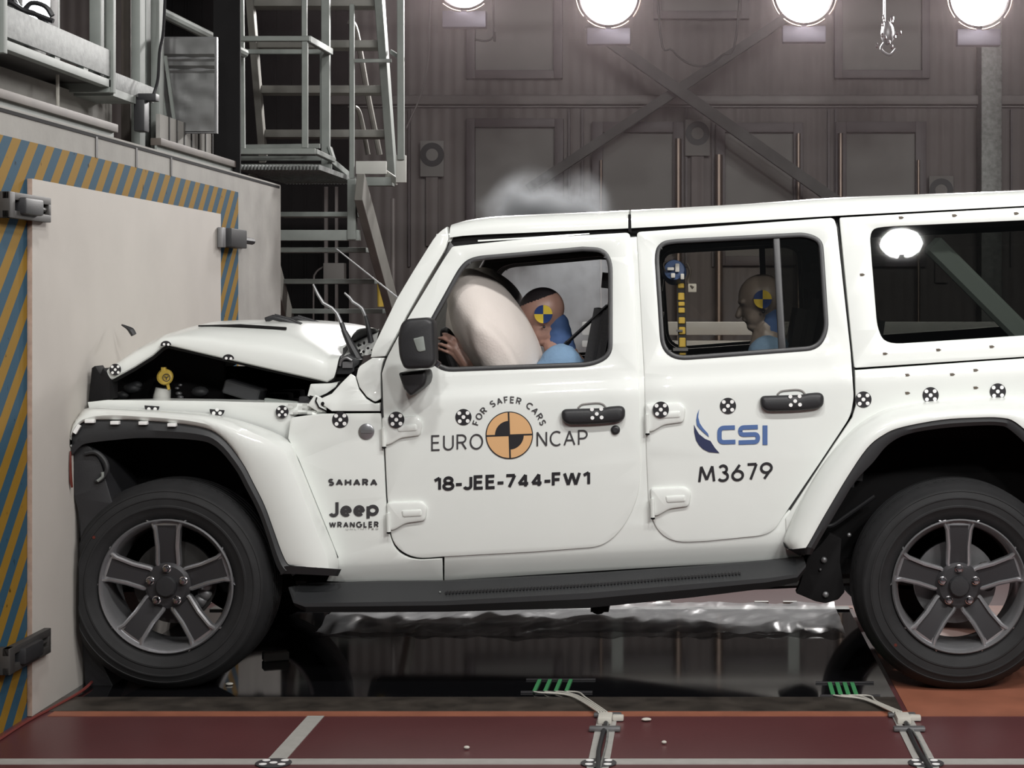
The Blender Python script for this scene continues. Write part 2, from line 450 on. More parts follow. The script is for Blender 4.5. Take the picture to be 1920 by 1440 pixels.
def text(bm, s, x0, y0, x1, y1, hpx, Yf, t=0.14, gap=0.16, mi=0, off=0.003, arcs=None):
    """stroke letters whose baseline runs from (x0,y0) to (x1,y1) in px with cap height hpx; arcs=(cx,cy,r,a0,a1) bends them"""
    tot = sum(GL[c][0]+t+gap for c in s)-gap; th = t*hpx
    W_ = math.hypot(x1-x0, y1-y0) if not arcs else arcs[2]*abs(arcs[4]-arcs[3])
    sx = W_/tot; X = 0.0
    for c in s:
        w_, pls = GL[c]
        for pl in [q for p_ in pls for q in split_sharp(p_)]:
            P = [Vector((X+(t/2+p[0])*sx, th/2+p[1]*(hpx-th))) for p in pl]
            closed = (P[0]-P[-1]).length < 1e-4
            L = []; R_ = []; n = len(P)
            for i, p in enumerate(P):
                a = P[i]-P[i-1] if i > 0 else (P[0]-P[-2] if closed else P[1]-P[0])
                b = P[i+1]-P[i] if i < n-1 else (P[1]-P[0] if closed else P[-1]-P[-2])
                na = Vector((-a.y, a.x)).normalized(); nb = Vector((-b.y, b.x)).normalized(); m = na+nb
                m = na if m.length < .2 else m.normalized(); k = th/2/max(.55, m.dot(na))
                L.append(p+m*k); R_.append(p-m*k)
            def put(q):
                if arcs:
                    cx, cy, r, a0, a1 = arcs; a = a0+(a1-a0)*q.x/W_; rr = r+q.y
                    px, py = cx+rr*math.cos(a), cy-rr*math.sin(a)
                else:
                    u = q.x/W_; px = x0+(x1-x0)*u; py = y0+(y1-y0)*u-q.y
                return bm.verts.new(at(px, py, Yf(px, py)-off))
            LV = [put(q) for q in L]; RV = [put(q) for q in R_]
            for i in range(n-1):
                f = bm.faces.new((LV[i], LV[i+1], RV[i+1], RV[i])); f.material_index = mi
        X += (w_+t+gap)*sx
    return bm
def slab(bm, p, q, wy, th, bev=0.0):
    """a board from p to q, wy wide along Y, th thick"""
    p = Vector(p); q = Vector(q); d = (q-p).normalized(); b = Vector((d.z, 0, -d.x))*th/2; y = Vector((0, wy/2, 0)); vs = []
    for c in (p, q):
        for s1, s2 in ((-1, -1), (1, -1), (1, 1), (-1, 1)): vs.append(bm.verts.new(c+y*s1+b*s2))
    for f in [(0, 1, 2, 3), (7, 6, 5, 4), (0, 4, 5, 1), (1, 5, 6, 2), (2, 6, 7, 3), (3, 7, 4, 0)]: bm.faces.new([vs[i] for i in f])
    if bev: bmesh.ops.bevel(bm, geom=list(set(e for v in vs for e in v.link_edges)), offset=bev, segments=3, affect='EDGES')
    return bm
# ------------------------------------------------------------------ the hall: floor, walls, ceiling
struct('floor', box(BM(), (-8, -9, -0.2), (7, 10.3, 0)), 'red_floor')
struct('wall_back', box(BM(), (-8, 10.3, 0), (7, 10.5, 7)), 'hall_wall')
struct('wall_left', box(BM(), (-8.2, -9, 0), (-8, 10.5, 7)), 'hall_wall')
struct('wall_right', box(BM(), (7, -9, 0), (7.2, 10.5, 7)), 'hall_wall')
struct('ceiling', box(BM(), (-8.2, -9, 7), (7.2, 10.5, 7.2)), 'hall_wall')
PX = 0.778                                              # right edge of the dark plate
struct('trim_1', box(BM(), (-2.35, -0.07, 0), (PX, 1.95, 0.003)), 'glass_plate', 'dark glossy plate in the floor under the car')
struct('trim_2', box(BM(), (-2.35, -0.305, 0), (PX, -0.07, 0.004)), 'plate_frame', 'worn dark frame strip along the floor plate')
bm = BM(); box(bm, (-2.3, -0.378, 0), (PX+0.02, -0.305, 0.002)); box(bm, (PX+0.02, -0.378, 0), (6.5, 2.02, 0.002)); box(bm, (-2.3, 1.95, 0), (PX+0.02, 2.02, 0.002))
struct('trim_3', bm, 'orange_paint', 'orange painted lane and edge lines on the floor')
struct('trim_4', box(BM(), (-2.3, -1.068, 0), (4.5, -0.998, 0.002)), 'grey_tape', 'long grey tape line across the red floor in front')
struct('trim_5', box(BM(), (-1.366, -1.0, 0), (-1.306, -0.378, 0.0022)), 'grey_tape', 'short grey tape line from front tape to plate')
struct('trim_6', box(BM(), (-2.3, 1.86, 0.003), (PX, 1.95, 0.012), 0.003), 'column_zinc', 'pale metal rim at the far side of the floor plate')

# back wall details (17.3 m from the camera, 5 mm per picture pixel)
YW = 10.3
def wpt(px, py, Y=YW): return at(px, py, Y)
def wbox(bm, x0, y0, x1, y1, Y0, th, bev=0, mi=0):
    a = at(x0, y1, Y0); b = at(x1, y0, Y0); return box(bm, (a.x, Y0, a.z), (b.x, Y0+th, b.z), bev, mi)
wi = 0
for (x0, y0, x1, y1, fr) in ((890, 238, 1040, 480, 16), (1130, 248, 1262, 480, 20), (1360, 248, 1488, 480, 18), (1587, 248, 1717, 480, 20),
                             (1830, 250, 1960, 480, 18), (890, -40, 1038, 131, 16), (1580, -40, 1729, 131, 15), (1240, -60, 1390, 20, 15), (640, 238, 790, 480, 16)):
    if x0 in (1830, 640): continue
    wi += 1
    e = bpy.data.objects.new('window_%d' % wi, None); C.objects.link(e); e.location = at((x0+x1)/2, y1, YW); e['kind'] = 'structure'
    bm = BM()
    for (a, b, c, d) in ((x0-fr, y0-fr, x0, y1+fr), (x1, y0-fr, x1+fr, y1+fr), (x0, y0-fr, x1, y0), (x0, y1, x1, y1+fr)):
        wbox(bm, a, b, c, d, YW-0.09, 0.09, 0.004)
    obj('frame', bm, 'panel_frame', e)
    obj('blind', wbox(BM(), x0, y0, x1, y1, YW-0.02, 0.02), 'panel_grey', e, label='grey closed blind panel')
bm = BM(); wbox(bm, 620, 178, 2150, 196, YW-0.12, 0.10, 0.02); wbox(bm, 620, 197, 2150, 201, YW-0.05, 0.05)
struct('trim_7', bm, 'wall_rail', 'horizontal rail across the back wall above the windows')
a = at(1840, 430, YW-0.3); b = at(1879, -200, YW-0.3)
struct('trim_8', box(BM(), (a.x, YW-0.3, 0), (b.x, YW, 7), 0.01), 'column_zinc', 'mottled zinc column at right on the back wall')
bm = BM()
for x in (765, 1065, 1090, 1285, 1335, 1552, 1565, 1895): wbox(bm, x, 205, x+4, 500, YW-0.05, 0.05)
struct('trim_9', bm, 'panel_frame', 'thin vertical cover strips between the windows')
struct('trim_10', beam(BM(), at(990, 355, 9.75), at(1480, 30, 9.75), 0.085, 0.085), 'dark_steel', 'dark diagonal steel brace rising to the right on back wall')
struct('trim_11', beam(BM(), at(1100, 48, 9.62), at(1600, 400, 9.62), 0.10, 0.10), 'dark_steel', 'dark diagonal steel brace falling to the right on back wall')
bm = BM(); wbox(bm, 250, -150, 652, 860, YW-0.06, 0.06)
for k in range(14): wbox(bm, 262+k*28, -150, 266+k*28, 860, YW-0.075, 0.02)
struct('wall_shade_panel', bm, 'dark_trim', 'dark ribbed panel added to shade the wall behind the stairs')  # black panel added where the wall behind the stairs falls into shade
for i, (px, y0, y1, wd, lab) in enumerate(((1127, 300, 480, 5, 'slim metal tube added for a glint at left edge of the second window'),
        (1272, 260, 480, 12, 'metal tube added for a glint at right edge of the second window'), (1348, 290, 480, 14, 'metal tube added for a glint beside left edge of the third window'),
        (1497, 250, 480, 8, 'slim metal tube added for a glint at right edge of the third window'), (1576, 250, 480, 9, 'metal tube added for a glint beside left edge of the fourth window'),
        (1722, 300, 480, 6, 'slim metal tube added for a glint at right edge of the fourth window'))):
    p = at(px, y0, YW-0.14); q = at(px, 700, YW-0.14)
    o = obj('glint_tube', tube(BM(), [p, (q.x, q.y, 0)], wd*0.0025, 10), 'copper_edge'); tag(o, lab, 'pipe')  # metal tubes added to give the glints along the window frame edges
def ring_target(cx, cy, w2, top, bot, lab, fork=False):
    Yt = YW-0.10
    t = thing('ring_target', lab, 'target', at(cx, bot, Yt), 'ring targets on the back wall')
    obj('plate', wbox(BM(), cx-w2, top, cx+w2, bot, Yt, 0.02, 0.002), 'panel_grey', t)
    bm = BM(); c = at(cx, cy, Yt-0.004)
    lathe(bm, [(0.057, 0), (0.057, 0.004), (0.112, 0.004), (0.112, 0)], (c.x, Yt, c.z), (0, -1, 0), 40)
    obj('ring', bm, 'decal_black', t)
    if fork:
        for s in (-1, 1):
            bm = BM(); tube(bm, [at(cx+s*22, cy+16, Yt-0.015), at(cx+s*13, cy+24, Yt-0.015), at(cx+s*6, cy+38, Yt-0.015)], 0.013, 8)
            obj('reflective_strip', bm, 'decal_white', t, label='bright curved reflective strip')  # white colour stands in for the gleam of the reflective strips
    obj('bracket', wbox(BM(), cx-w2*0.5, bot, cx+w2*0.5, bot+130, Yt+0.03, 0.03), 'hall_wall', t)
ring_target(810, 290, 22, 264, 331, 'black ring target on grey plate left of the first window')
ring_target(1308, 250, 23, 224, 292, 'black ring target between two windows with bright forked strips below')
ring_target(1765, 357, 23, 330, 400, 'black ring target half hidden behind the car roof at right')

# floodlights ---------------------------------------------------------------------------------
def floodlight(loc, dirv, lens, r, lab, group, up):
    loc = Vector(loc); d = Vector(dirv).normalized()
    t = thing('floodlight', lab, 'lamp', loc, group)
    bm = BM(); lathe(bm, [(0, 0.30*1), (r*0.55, 0.30), (r*0.8, 0.22), (r*1.0, 0.06), (r*1.0, 0)][::-1], loc, -d, 40); obj('housing', bm, 'dark_steel', t)
    bm = BM(); lathe(bm, [(r*0.99, -0.005), (r*0.99, 0.02), (r*1.05, 0.03), (r*1.07, 0.0), (r*1.05, -0.01)], loc, d, 48, close=True); obj('bezel', bm, 'chrome', t)
    bm = BM(); 
    for k in range(8):
        a0 = 2*PI*k/8+0.1; A, B = frame_for(d)
        tube(bm, [loc+d*0.03+(A*math.cos(a0+j*0.1)+B*math.sin(a0+j*0.1))*r*1.17 for j in range(7)], 0.007, 6)
    obj('guard_ring', bm, 'copper_edge', t)
    bm = BM(); lathe(bm, [(0, 0.012), (r*0.5, 0.01), (r*0.97, 0.0)], loc, d, 48); obj('lens', bm, lens, t, label='glowing white lens')
    A, B = frame_for(d)
    bm = BM(); sgn = 1 if A.x > 0 else -1
    tube(bm, [loc-d*0.1+A*r*1.12, loc-d*0.1+A*r*1.12+Vector((0, 0, r*1.35)), loc-d*0.1-A*r*1.12+Vector((0, 0, r*1.35)), loc-d*0.1-A*r*1.12], 0.014, 8)
    obj('yoke', bm, 'dark_steel', t)
    bm = BM(); c = loc-d*0.05-Vector((0, 0, r*1.45)); box(bm, c-Vector((r*0.78, 0.05, r*0.32)), c+Vector((r*0.78, 0.05, r*0.28)), 0.01); obj('ballast_box', bm, 'lamp_box', t)
    bm = BM(); box(bm, c+Vector((-0.03, 0.0, r*0.2)), c+Vector((0.03, 0.04, r*0.6))); obj('bracket', bm, 'dark_steel', t)
    bm = BM(); tube(bm, [loc-d*0.1+Vector((0, 0, r*1.3)), loc-d*0.1+Vector((0, 0, up-0.0))], 0.02, 8); obj('hanger', bm, 'dark_steel', t)
    return t
YL = 6.56
zb = at(0, 0, YL).z+0.75
for (px, py, lab) in ((870, -40, 'leftmost hanging floodlight in the back row, mostly above the picture'), (1141, -8, 'second floodlight from the left in the hanging back row'),
                      (1508, -12, 'third floodlight from the left in the hanging back row'), (1836, -6, 'rightmost floodlight in the hanging back row')):
    p = at(px, py, YL); floodlight(p, (0.0, -1, -0.12), 'lens_back', 0.205, lab, 'back row floodlights', zb-0.03-p.z)
def lighting_bar(y, z, x0, x1, hang, lab):
    t = thing('lighting_bar', lab, 'bar', ((x0+x1)/2, y, z))
    obj('pipe', tube(BM(), [(x0, y, z), (x1, y, z)], 0.03, 10), 'dark_steel', t)
    for x in hang: obj('hanger', tube(BM(), [(x, y, z), (x, y, 7)], 0.015, 8), 'dark_steel', t)
lighting_bar(YL+0.1, zb, -3.4, 5, (-3, 1, 4.6), 'steel pipe that carries the back row of floodlights')
FL = ((-1.2, 5.0, 'leftmost front floodlight above the camera side'),
      (1.645, 4.53, 'front floodlight that mirrors in the rear side window'),
      (3.3, 5.0, 'third front floodlight from the right above the camera side'), (4.4, 5.0, 'second front floodlight from the right above the camera side'), (5.5, 5.0, 'rightmost front floodlight above the camera side'), (3.9, 5.35, 'front floodlight hung higher than the rest of its row'))
for x, z, lab in FL:
    floodlight((x, -7.4, z), (-0.05*x, 1, -0.42), 'lens_front', 0.17, lab, 'front row floodlights', 5.77-z)
lighting_bar(-7.35, 5.8, -4, 6, (-3.8, 1, 5.8), 'steel pipe that carries the front row of floodlights')
for x, lab in ((-0.6, 'left overhead floodlight above the near side of the car'), (1.2, 'middle overhead floodlight above the near side of the car'), (3.0, 'right overhead floodlight above the near side of the car')):
    floodlight((x, -3.6, 5.6), (-0.03*x, 0.62, -0.8), 'lens_front', 0.20, lab, 'overhead floodlights', 0.67)
lighting_bar(-3.65, 6.3, -4, 4.4, (-3.8, 0.9, 4.2), 'steel pipe that carries the overhead floodlights')

# hoist and hanging cables
t = thing('chain_hoist', 'shiny chain hoist hook hanging between the two right floodlights', 'hoist', at(1665, 100, 6.2))
rr = random.Random(3)
bm = BM(); c = at(1664, 62, 6.2); ball(bm, c, (0.05, 0.05, 0.09), 2); obj('hook_block', bm, 'dull_steel', t)
bm = BM()
for k in range(14):
    p = at(1664+rr.uniform(-20, 24), 30+rr.uniform(0, 66), 6.15); ball(bm, p, (0.012, 0.012, 0.02), 1)
obj('chain', bm, 'chrome', t)
bm = BM(); tube(bm, bez([at(1662, 75, 6.2), at(1652, 92, 6.2), at(1668, 103, 6.2), at(1680, 92, 6.2)]), 0.01, 8); obj('hook', bm, 'dull_steel', t)
bm = BM(); tube(bm, [at(1658, 40, 6.2), (at(1658, 0, 6.2).x, 6.2, 7)], 0.008, 6); obj('load_chain', bm, 'dull_steel', t)
o = obj('hanging_cable', tube(BM(), bez([(at(812, 0, 9).x, 9, 6.98), at(808, -60, 9), at(806, 20, 9), at(803, 110, 9), at(790, 175, 9), at(762, 240, 9)]), 0.008, 6), 'wall_rail'); tag(o, 'thin pale cable hanging at left of the back wall', 'cable')
o = obj('hanging_cable', tube(BM(), bez([(at(1225, 0, 9.3).x, 9.3, 6.98), at(1235, 20, 9.3), at(1262, 95, 9.3), at(1308, 124, 9.3), at(1352, 105, 9.3), at(1385, 20, 9.3), (at(1400, 0, 9.3).x, 9.3, 6.98)]), 0.009, 6), 'dark_steel'); tag(o, 'dark cable loop between the two middle floodlights', 'cable')
o = obj('hanging_cable', tube(BM(), bez([(at(920, 0, 7.5).x, 7.5, 6.98), at(925, 5, 7.5), at(928, 60, 7.5), at(915, 76, 7.5), at(890, 74, 7.5)]), 0.008, 6), 'dark_steel'); tag(o, 'short dark cable curling below the leftmost floodlight', 'cable')

# far rail behind the car (seen through its windows)
t = thing('guard_rail', 'pale low guard rail behind the car seen through its windows', 'rail', (1.2, 6.05, 0))
for z0, z1 in ((1.25, 1.345), (1.165, 1.215)):
    obj('rail', box(BM(), (-0.75, 6.0, z0), (3.4, 6.06, z1), 0.015), 'pale_paint', t)
for x in (-0.5, 0.75, 2.0, 3.2):
    obj('post', box(BM(), (x-0.04, 6.06, 0), (x+0.04, 6.12, 1.34)), 'pale_steel', t)

# ------------------------------------------------------------------ barrier, board, clamps
XB = -2.372
t = thing('concrete_barrier', 'massive concrete crash block with blue and yellow striped face', 'barrier', (-4, 1.1, 0))
bm = BM(); box(bm, (-5.6, -1.7, 0), (XB, 3.75, 2.17), 0.01); obj('block', bm, 'concrete_pale', t)
obj('hazard_band', box(BM(), (XB, -1.7, 0.0), (XB+0.002, 2.72, 2.065)), 'hazard_stripes', t, label='diagonal blue and yellow stripes')
obj('edge_groove', box(BM(), (XB, -1.7, 2.145), (XB+0.003, 3.7, 2.158)), 'dark_trim', t)
for px, z0 in ((180, 2.06), (255, 2.06), (320, 2.06)):
    d_ = 2.372*F/(CX-px); y = d_-D
    obj('slot', box(BM(), (XB, y-0.012, z0+0.005), (XB+0.004, y+0.012, 2.15)), 'dark_steel', t)
BX = -2.35
t = thing('plywood_board', 'large white plywood board clamped to the striped barrier face', 'board', (BX, 0.95, 0))
bm = BM(); box(bm, (XB+0.003, -0.39, 0.002), (BX, 2.28, 1.93), 0.002)
for f in bm.faces:
    f.material_index = 0 if f.normal.x > 0.5 else 1
obj('sheet', bm, ['board_white', 'board_edge'], t)
def clamp(y, z, s, lab):
    """a bracket bolted over the board's edge at y; s=+1 when the board lies towards +y"""
    t = thing('board_clamp', lab, 'clamp', (BX, y, z), 'clamps holding the white board')
    def bx(y0, y1, x0, x1, z0, z1, m, nm, bv=0.003):
        a, b = sorted((y+s*y0, y+s*y1)); obj(nm, box(BM(), (x0, a, z+z0), (x1, b, z+z1), bv), m, t)
    bx(-0.30, 0.115, BX+0.002, BX+0.028, 0.018, 0.045, 'dark_steel', 'jaw')
    bx(-0.30, 0.115, BX+0.002, BX+0.028, -0.045, -0.018, 'dark_steel', 'jaw')
    bx(0.09, 0.115, BX+0.002, BX+0.028, -0.02, 0.02, 'dark_steel', 'end_plate')
    bx(-0.30, -0.25, XB+0.002, BX+0.03, -0.045, 0.045, 'dark_steel', 'anchor_block')
    bx(-0.2, -0.02, XB+0.002, BX+0.05, -0.028, 0.03, 'black_plastic', 'bolt_head', 0.01)
    obj('bolt', tube(BM(), [(BX+0.014, y-s*0.05, z), (BX+0.014, y+s*0.095, z)], 0.009, 8), 'dark_steel', t)
clamp(-0.39, 1.822, 1, 'steel clamp at the upper near edge of the white board')
clamp(-0.39, 0.255, 1, 'dark clamp at the lower near edge of the white board')
t = thing('board_clamp', 'small black clamp at the far edge of the white board', 'clamp', (BX, 2.28, 1.815), 'clamps holding the white board')
obj('jaw', box(BM(), (BX+0.002, 2.20, 1.76), (BX+0.03, 2.26, 1.86), 0.004), 'dull_steel', t)
obj('body', box(BM(), (XB+0.003, 2.30, 1.765), (BX+0.05, 2.62, 1.86), 0.006), 'black_plastic', t)
obj('bolt', tube(BM(), [(BX+0.02, 2.6, 1.81), (BX+0.02, 2.86, 1.81)], 0.018, 8), 'black_plastic', t)
o = obj('floor_cable', tube(BM(), bez([(-2.33, -0.9, 0.006), (-2.335, -0.5, 0.006), (-2.32, -0.25, 0.006), (-2.30, 0.02, 0.012), (-2.325, 0.3, 0.02), (-2.335, 0.6, 0.01)]), 0.006, 6), 'cable_red'); tag(o, 'thin dark red cable along the foot of the white board', 'cable')

# ------------------------------------------------------------------ steel platforms, ladders and posts at the left
def pz(px, py, X):
    """point on the plane of constant X seen at the pixel"""
    d = X*F/(px-CX); return Vector((X, d-D, H-(py-CY)*d/F))
XP = -2.6
t = thing('steel_platform', 'galvanised walkway platform above the barrier at the upper left', 'platform', (-3.6, 0.5, 2.45))
def xsheet(x, y0, y1, z0, z1, th=0.012, bev=0.002): return box(BM(), (x-th, y0, z0), (x, y1, z1), bev)
ya, yb = -1.2, 1.325
obj('toe_board', xsheet(XP, ya, yb, 2.50, 2.62), 'galvanised', t)
obj('edge_beam', xsheet(XP, ya, yb, 2.452, 2.488, 0.04), 'pale_steel', t)
bm = BM(); 
for y in (0.62, 0.98): box(bm, (XP-0.03, y-0.03, 2.485), (XP-0.005, y+0.03, 2.505))
obj('spacer', bm, 'pale_steel', t)
bm = BM(); box(bm, (-5.2, ya, 2.47), (XP-0.04, yb, 2.49))
obj('deck', bm, 'dark_steel', t)
bm = BM(); box(bm, (-5.2, yb-0.04, 2.43), (XP, yb, 2.49)); obj('end_beam', bm, 'pale_steel', t)
bm = BM()
for x in (-3.3, -3.9): box(bm, (x-0.02, ya, 2.43), (x+0.02, yb, 2.47))
obj('joist', bm, 'dark_steel', t)
p = pz(209, 165, XP)
obj('post', box(BM(), (XP-0.02, yb-0.02, 2.43), (XP+0.012, yb+0.02, 4.6), 0.004), 'pale_steel', t)
obj('toe_board', xsheet(XP, yb, 1.98, 2.455, 2.53), 'galvanised', t)
bm = BM(); box(bm, (XP-0.25, yb+0.02, 2.42), (XP, yb+0.36, 2.455)); obj('gusset', bm, 'pale_steel', t)
obj('post', box(BM(), (XP-0.02, -0.03, 2.43), (XP+0.014, 0.01, 4.6), 0.004), 'pale_steel', t)
# perforated strut, cabinet, posts on the platform
o = obj('control_cabinet', box(BM(), (-3.12, 1.0, 2.49), (-2.86, 1.22, 4.3), 0.006), 'column_zinc'); tag(o, 'tall grey cabinet standing on the steel platform', 'cabinet')
bm = BM(); a = at(101, 120, 0.95); box(bm, (a.x-0.02, 0.94, 2.49), (a.x+0.022, 0.96, 4.3))
t = thing('perforated_strut', 'pale strut with a double row of holes on the platform', 'strut', (a.x, 0.95, 2.49))
obj('strut', bm, 'pale_steel', t)
bm = BM()
for k in range(14):
    for s in (-0.007, 0.007): box(bm, (a.x+s-0.004, 0.936, 2.72+k*0.046), (a.x+s+0.004, 0.941, 2.735+k*0.046))
obj('hole_row', bm, 'dark_trim', t)
for i, (px0, px1, Y, m, lab) in enumerate(((167, 188, 1.30, 'pale_steel', 'wide pale post between the cabinet and the platform corner'),
        (190, 204, 1.45, 'pale_steel', 'pale post just left of the platform corner post'))):
    a = at(px0, 0, Y); b = at(px1, 0, Y)
    o = obj('steel_post', box(BM(), (a.x, Y, 2.49), (b.x, Y+0.06, 4.7), 0.006), m); tag(o, lab, 'post')
for (px0, px1, Y, z0, m, lab) in ((226, 245, 2.05, 2.17, 'brown_steel', 'brownish post behind the pale columns'), (245, 263, 1.95, 2.17, 'pale_steel', 'thick pale column right of the platform'),
        (268, 274, 2.35, 2.17, 'pale_steel', 'thin tube between the two pale columns'), (282, 299, 2.3, 2.17, 'pale_steel', 'pale column at the right end of the platform edge')):
    a = at(px0, 0, Y); b = at(px1, 0, Y)
    o = obj('steel_column', box(BM(), (a.x, Y, z0), (b.x, Y+0.09, 4.9), 0.01), m); tag(o, lab, 'column')
bm = BM()
for z in (2.72, 3.02, 2.2): 
    a = at(226, 0, 2.05); b = at(299, 0, 2.05); box(bm, (a.x, 1.93, z), (a.x+0.06, 1.95, z+0.012))
# wall sheets on top of the block
o = obj('backing_sheet', box(BM(), (-2.80, -1.0, 2.17), (-2.78, 1.9, 2.44)), 'concrete_pale'); tag(o, 'pale sheet wall standing on the block under the platform', 'panel')
t = thing('backing_sheet', 'pale ribbed sheet between the pale columns and the landing', 'panel', (-2.6, 2.8, 2.17))
bm = BM(); box(bm, (-2.64, 2.15, 2.17), (-2.62, 3.6, 2.42)); obj('sheet', bm, 'concrete_pale', t)
for k in range(9): obj('seam', box(BM(), (-2.62, 2.3+k*0.14, 2.17), (-2.614, 2.312+k*0.14, 2.42)), 'dark_steel', t)
for (x0, x1, lab) in ((37, 222, 'brown channel rail on the block edge below the platform'), (302, 452, 'brown channel rail on the block edge below the landing')):
    d0 = 2.45*F/(CX-x0); d1 = 2.45*F/(CX-x1); y0 = d0-D-(0.9 if x0 == 37 else 0); y1 = d1-D
    o = obj('channel_rail', box(BM(), (-2.50, y0, 2.215), (-2.45, y1, 2.25), 0.004), 'brown_steel'); tag(o, lab, 'rail')
    o = obj('edge_plate', box(BM(), (-2.48, y0, 2.17), (-2.47, y1, 2.215)), 'pale_steel'); tag(o, lab.replace('brown channel rail', 'pale strip under the brown rail'), 'strip')
# black sensor hanging by the column
t = thing('camera_housing', 'black box hanging from the platform end beside the column', 'camera', at(261, 248, 1.7))
a = at(250, 246, 1.7); b = at(271, 186, 1.7); bm = BM(); box(bm, (a.x, 1.7, a.z), (b.x, 1.78, b.z), 0.008); obj('body', bm, 'black_plastic', t)
a = at(252, 188, 1.7); b = at(290, 174, 1.7); bm = BM(); box(bm, (a.x, 1.72, a.z), (b.x, 1.78, b.z), 0.005); obj('bracket', bm, 'black_plastic', t)
o = obj('black_cable', tube(BM(), bez([at(287, 180, 1.75), at(296, 150, 1.8), at(299, 100, 2.0), at(306, 60, 2.2), at(310, -20, 2.2)]), 0.008, 6), 'black_plastic'); tag(o, 'black cable running up beside the pale column', 'cable')
o = obj('white_strap', tube(BM(), [at(108, 140, 0.9), at(108, 178, 0.9), at(109, 205, 0.9), at(112, 236, 0.92)], [0.008, 0.008, 0.006, 0.004], 6), 'cable_white'); tag(o, 'short white cable end dangling below the platform', 'cable')
# bright work lamp with cables at the picture's top left corner
t = thing('work_lamp', 'glaring white work lamp on the platform in the top left corner', 'lamp', at(70, 60, 0.75))
a = at(30, 70, 0.8); b = at(95, -60, 0.8); obj('housing', box(BM(), (a.x, 0.8, a.z), (b.x, 0.9, b.z), 0.01), 'dark_steel', t)
a = at(42, 55, 0.78); b = at(91, -50, 0.78); obj('lens', box(BM(), (a.x, 0.78, a.z), (b.x, 0.8, b.z), 0.004), 'lens_work', t, label='glowing white lens')
rr = random.Random(5)
for k, (pts, lab) in enumerate((([(0, 8), (20, 5), (45, 20), (70, 28), (100, 40)], 'dark cable lowest in the tangle before the work lamp'),
        ([(10, 20), (40, 22), (60, 6), (85, 12), (98, 30)], 'dark cable looped in the middle of the tangle at the work lamp'),
        ([(25, -5), (38, 18), (62, 24), (80, 36)], 'dark cable dropping in front of the work lamp'), ([(0, 22), (18, 16), (34, 30), (60, 38), (92, 44)], 'dark cable lying along the toe board'))):
    o = obj('lamp_cable', tube(BM(), bez([at(x, y, 0.72+0.012*k) for x, y in pts]), 0.012, 6), 'cable_dark'); tag(o, lab, 'cable', 'cables at the work lamp')
# shiny foil panel
t = thing('foil_panel', 'shiny silver foil panel behind the railing at the left', 'panel', at(352, 245, 2.6))
a = at(306, 246, 2.6); b = at(402, 72, 2.6)
bm = BM(); rows = []
for i in range(25):
    z = a.z+(b.z-a.z)*i/24
    rows.append([Vector((a.x+(b.x-a.x)*j/12, 2.6+0.005*noise.noise((j*0.3, i*0.4, 2))+(0.012 if i in (16, 19) else 0), z)) for j in range(13)])
loft(bm, rows); obj('sheet', bm, 'foil', t)
bm = BM(); box(bm, (a.x-0.01, 2.61, a.z-0.01), (b.x+0.01, 2.64, b.z+0.01)); obj('backing', bm, 'dull_steel', t)
bm = BM()
for p, q in (((300, 150), (312, 232)), ((310, 105), (328, 235))): beam(bm, at(p[0], p[1], 2.55), at(q[0], q[1], 2.55), 0.015, 0.015)
obj('stay', bm, 'pale_steel', t)
obj('dark_infill', box(BM(), (at(400, 0, 3.0).x, 3.0, 2.0), (at(450, 0, 3.0).x, 3.02, 4.6)), 'dark_trim'); tag(bpy.data.objects['dark_infill'], 'black curtain strip right of the silver foil panel', 'infill')  # black strip fills the dark gap beside the foil
o = obj('handrail', tube(BM(), [at(300, 22, 2.75), at(458, 100, 3.75)], 0.028, 10), 'pale_steel'); tag(o, 'sloping pale handrail above the silver foil panel', 'railing')

# landing cage
t = thing('stair_landing', 'railed steel landing with a grating floor beside the barrier', 'landing', at(540, 330, 4.0))
YA, YB_ = 3.85, 4.45
def bar(px0, py0, Y0, px1, py1, Y1, w_, h_, nm, m='pale_steel', par=None):
    obj(nm, beam(BM(), at(px0, py0, Y0), at(px1, py1, Y1), w_, h_, 0.003), m, par or t)
bar(436, 73, YA, 582, 73, YA, 0.045, 0.03, 'top_rail'); bar(445, 97, YB_, 622, 97, YB_, 0.03, 0.03, 'top_rail')
bar(578, 73, YA, 620, 97, YB_, 0.03, 0.04, 'top_rail'); bar(432, 68, YA, 452, 97, YB_, 0.03, 0.03, 'top_rail')
bar(452, -60, YA, 455, 280, YA, 0.03, 0.03, 'post'); bar(572, 78, YA, 572, 278, YA, 0.034, 0.034, 'post'); bar(571, -60, YA, 571, 70, YA, 0.03, 0.03, 'post')
bar(611, -60, YB_, 611, 310, YB_, 0.05, 0.05, 'post'); bar(603, 100, YB_, 603, 270, YB_, 0.02, 0.02, 'post')
bar(436, 284, YA, 592, 284, YA, 0.05, 0.035, 'toe_board'); bar(448, 276, YB_-0.2, 600, 274, YB_-0.2, 0.03, 0.03, 'toe_board')
bar(452, 297, YB_, 622, 297, YB_, 0.03, 0.03, 'toe_board'); bar(452, 314, YB_-0.1, 622, 314, YB_-0.1, 0.03, 0.04, 'floor_beam'); bar(590, 284, YA, 624, 300, YB_, 0.03, 0.03, 'toe_board')
bar(618, 300, YB_, 664, 338, YB_+0.7, 0.03, 0.04, 'floor_beam'); bar(618, 275, YB_, 626, 300, YB_, 0.015, 0.09, 'corner_plate')
g = BM(); z = at(560, 322, YB_).z
x0, x1 = at(445, 0, YA).x, at(664, 0, 5.0).x
for k in range(24): 
    x = x0+(x1-x0)*k/23; box(g, (x-0.003, YA, z-0.03), (x+0.003, 5.2, z))
for k in range(26):
    y = YA+0.05+k*0.05; box(g, (x0, y-0.003, z-0.03), (x1, y+0.003, z-0.004))
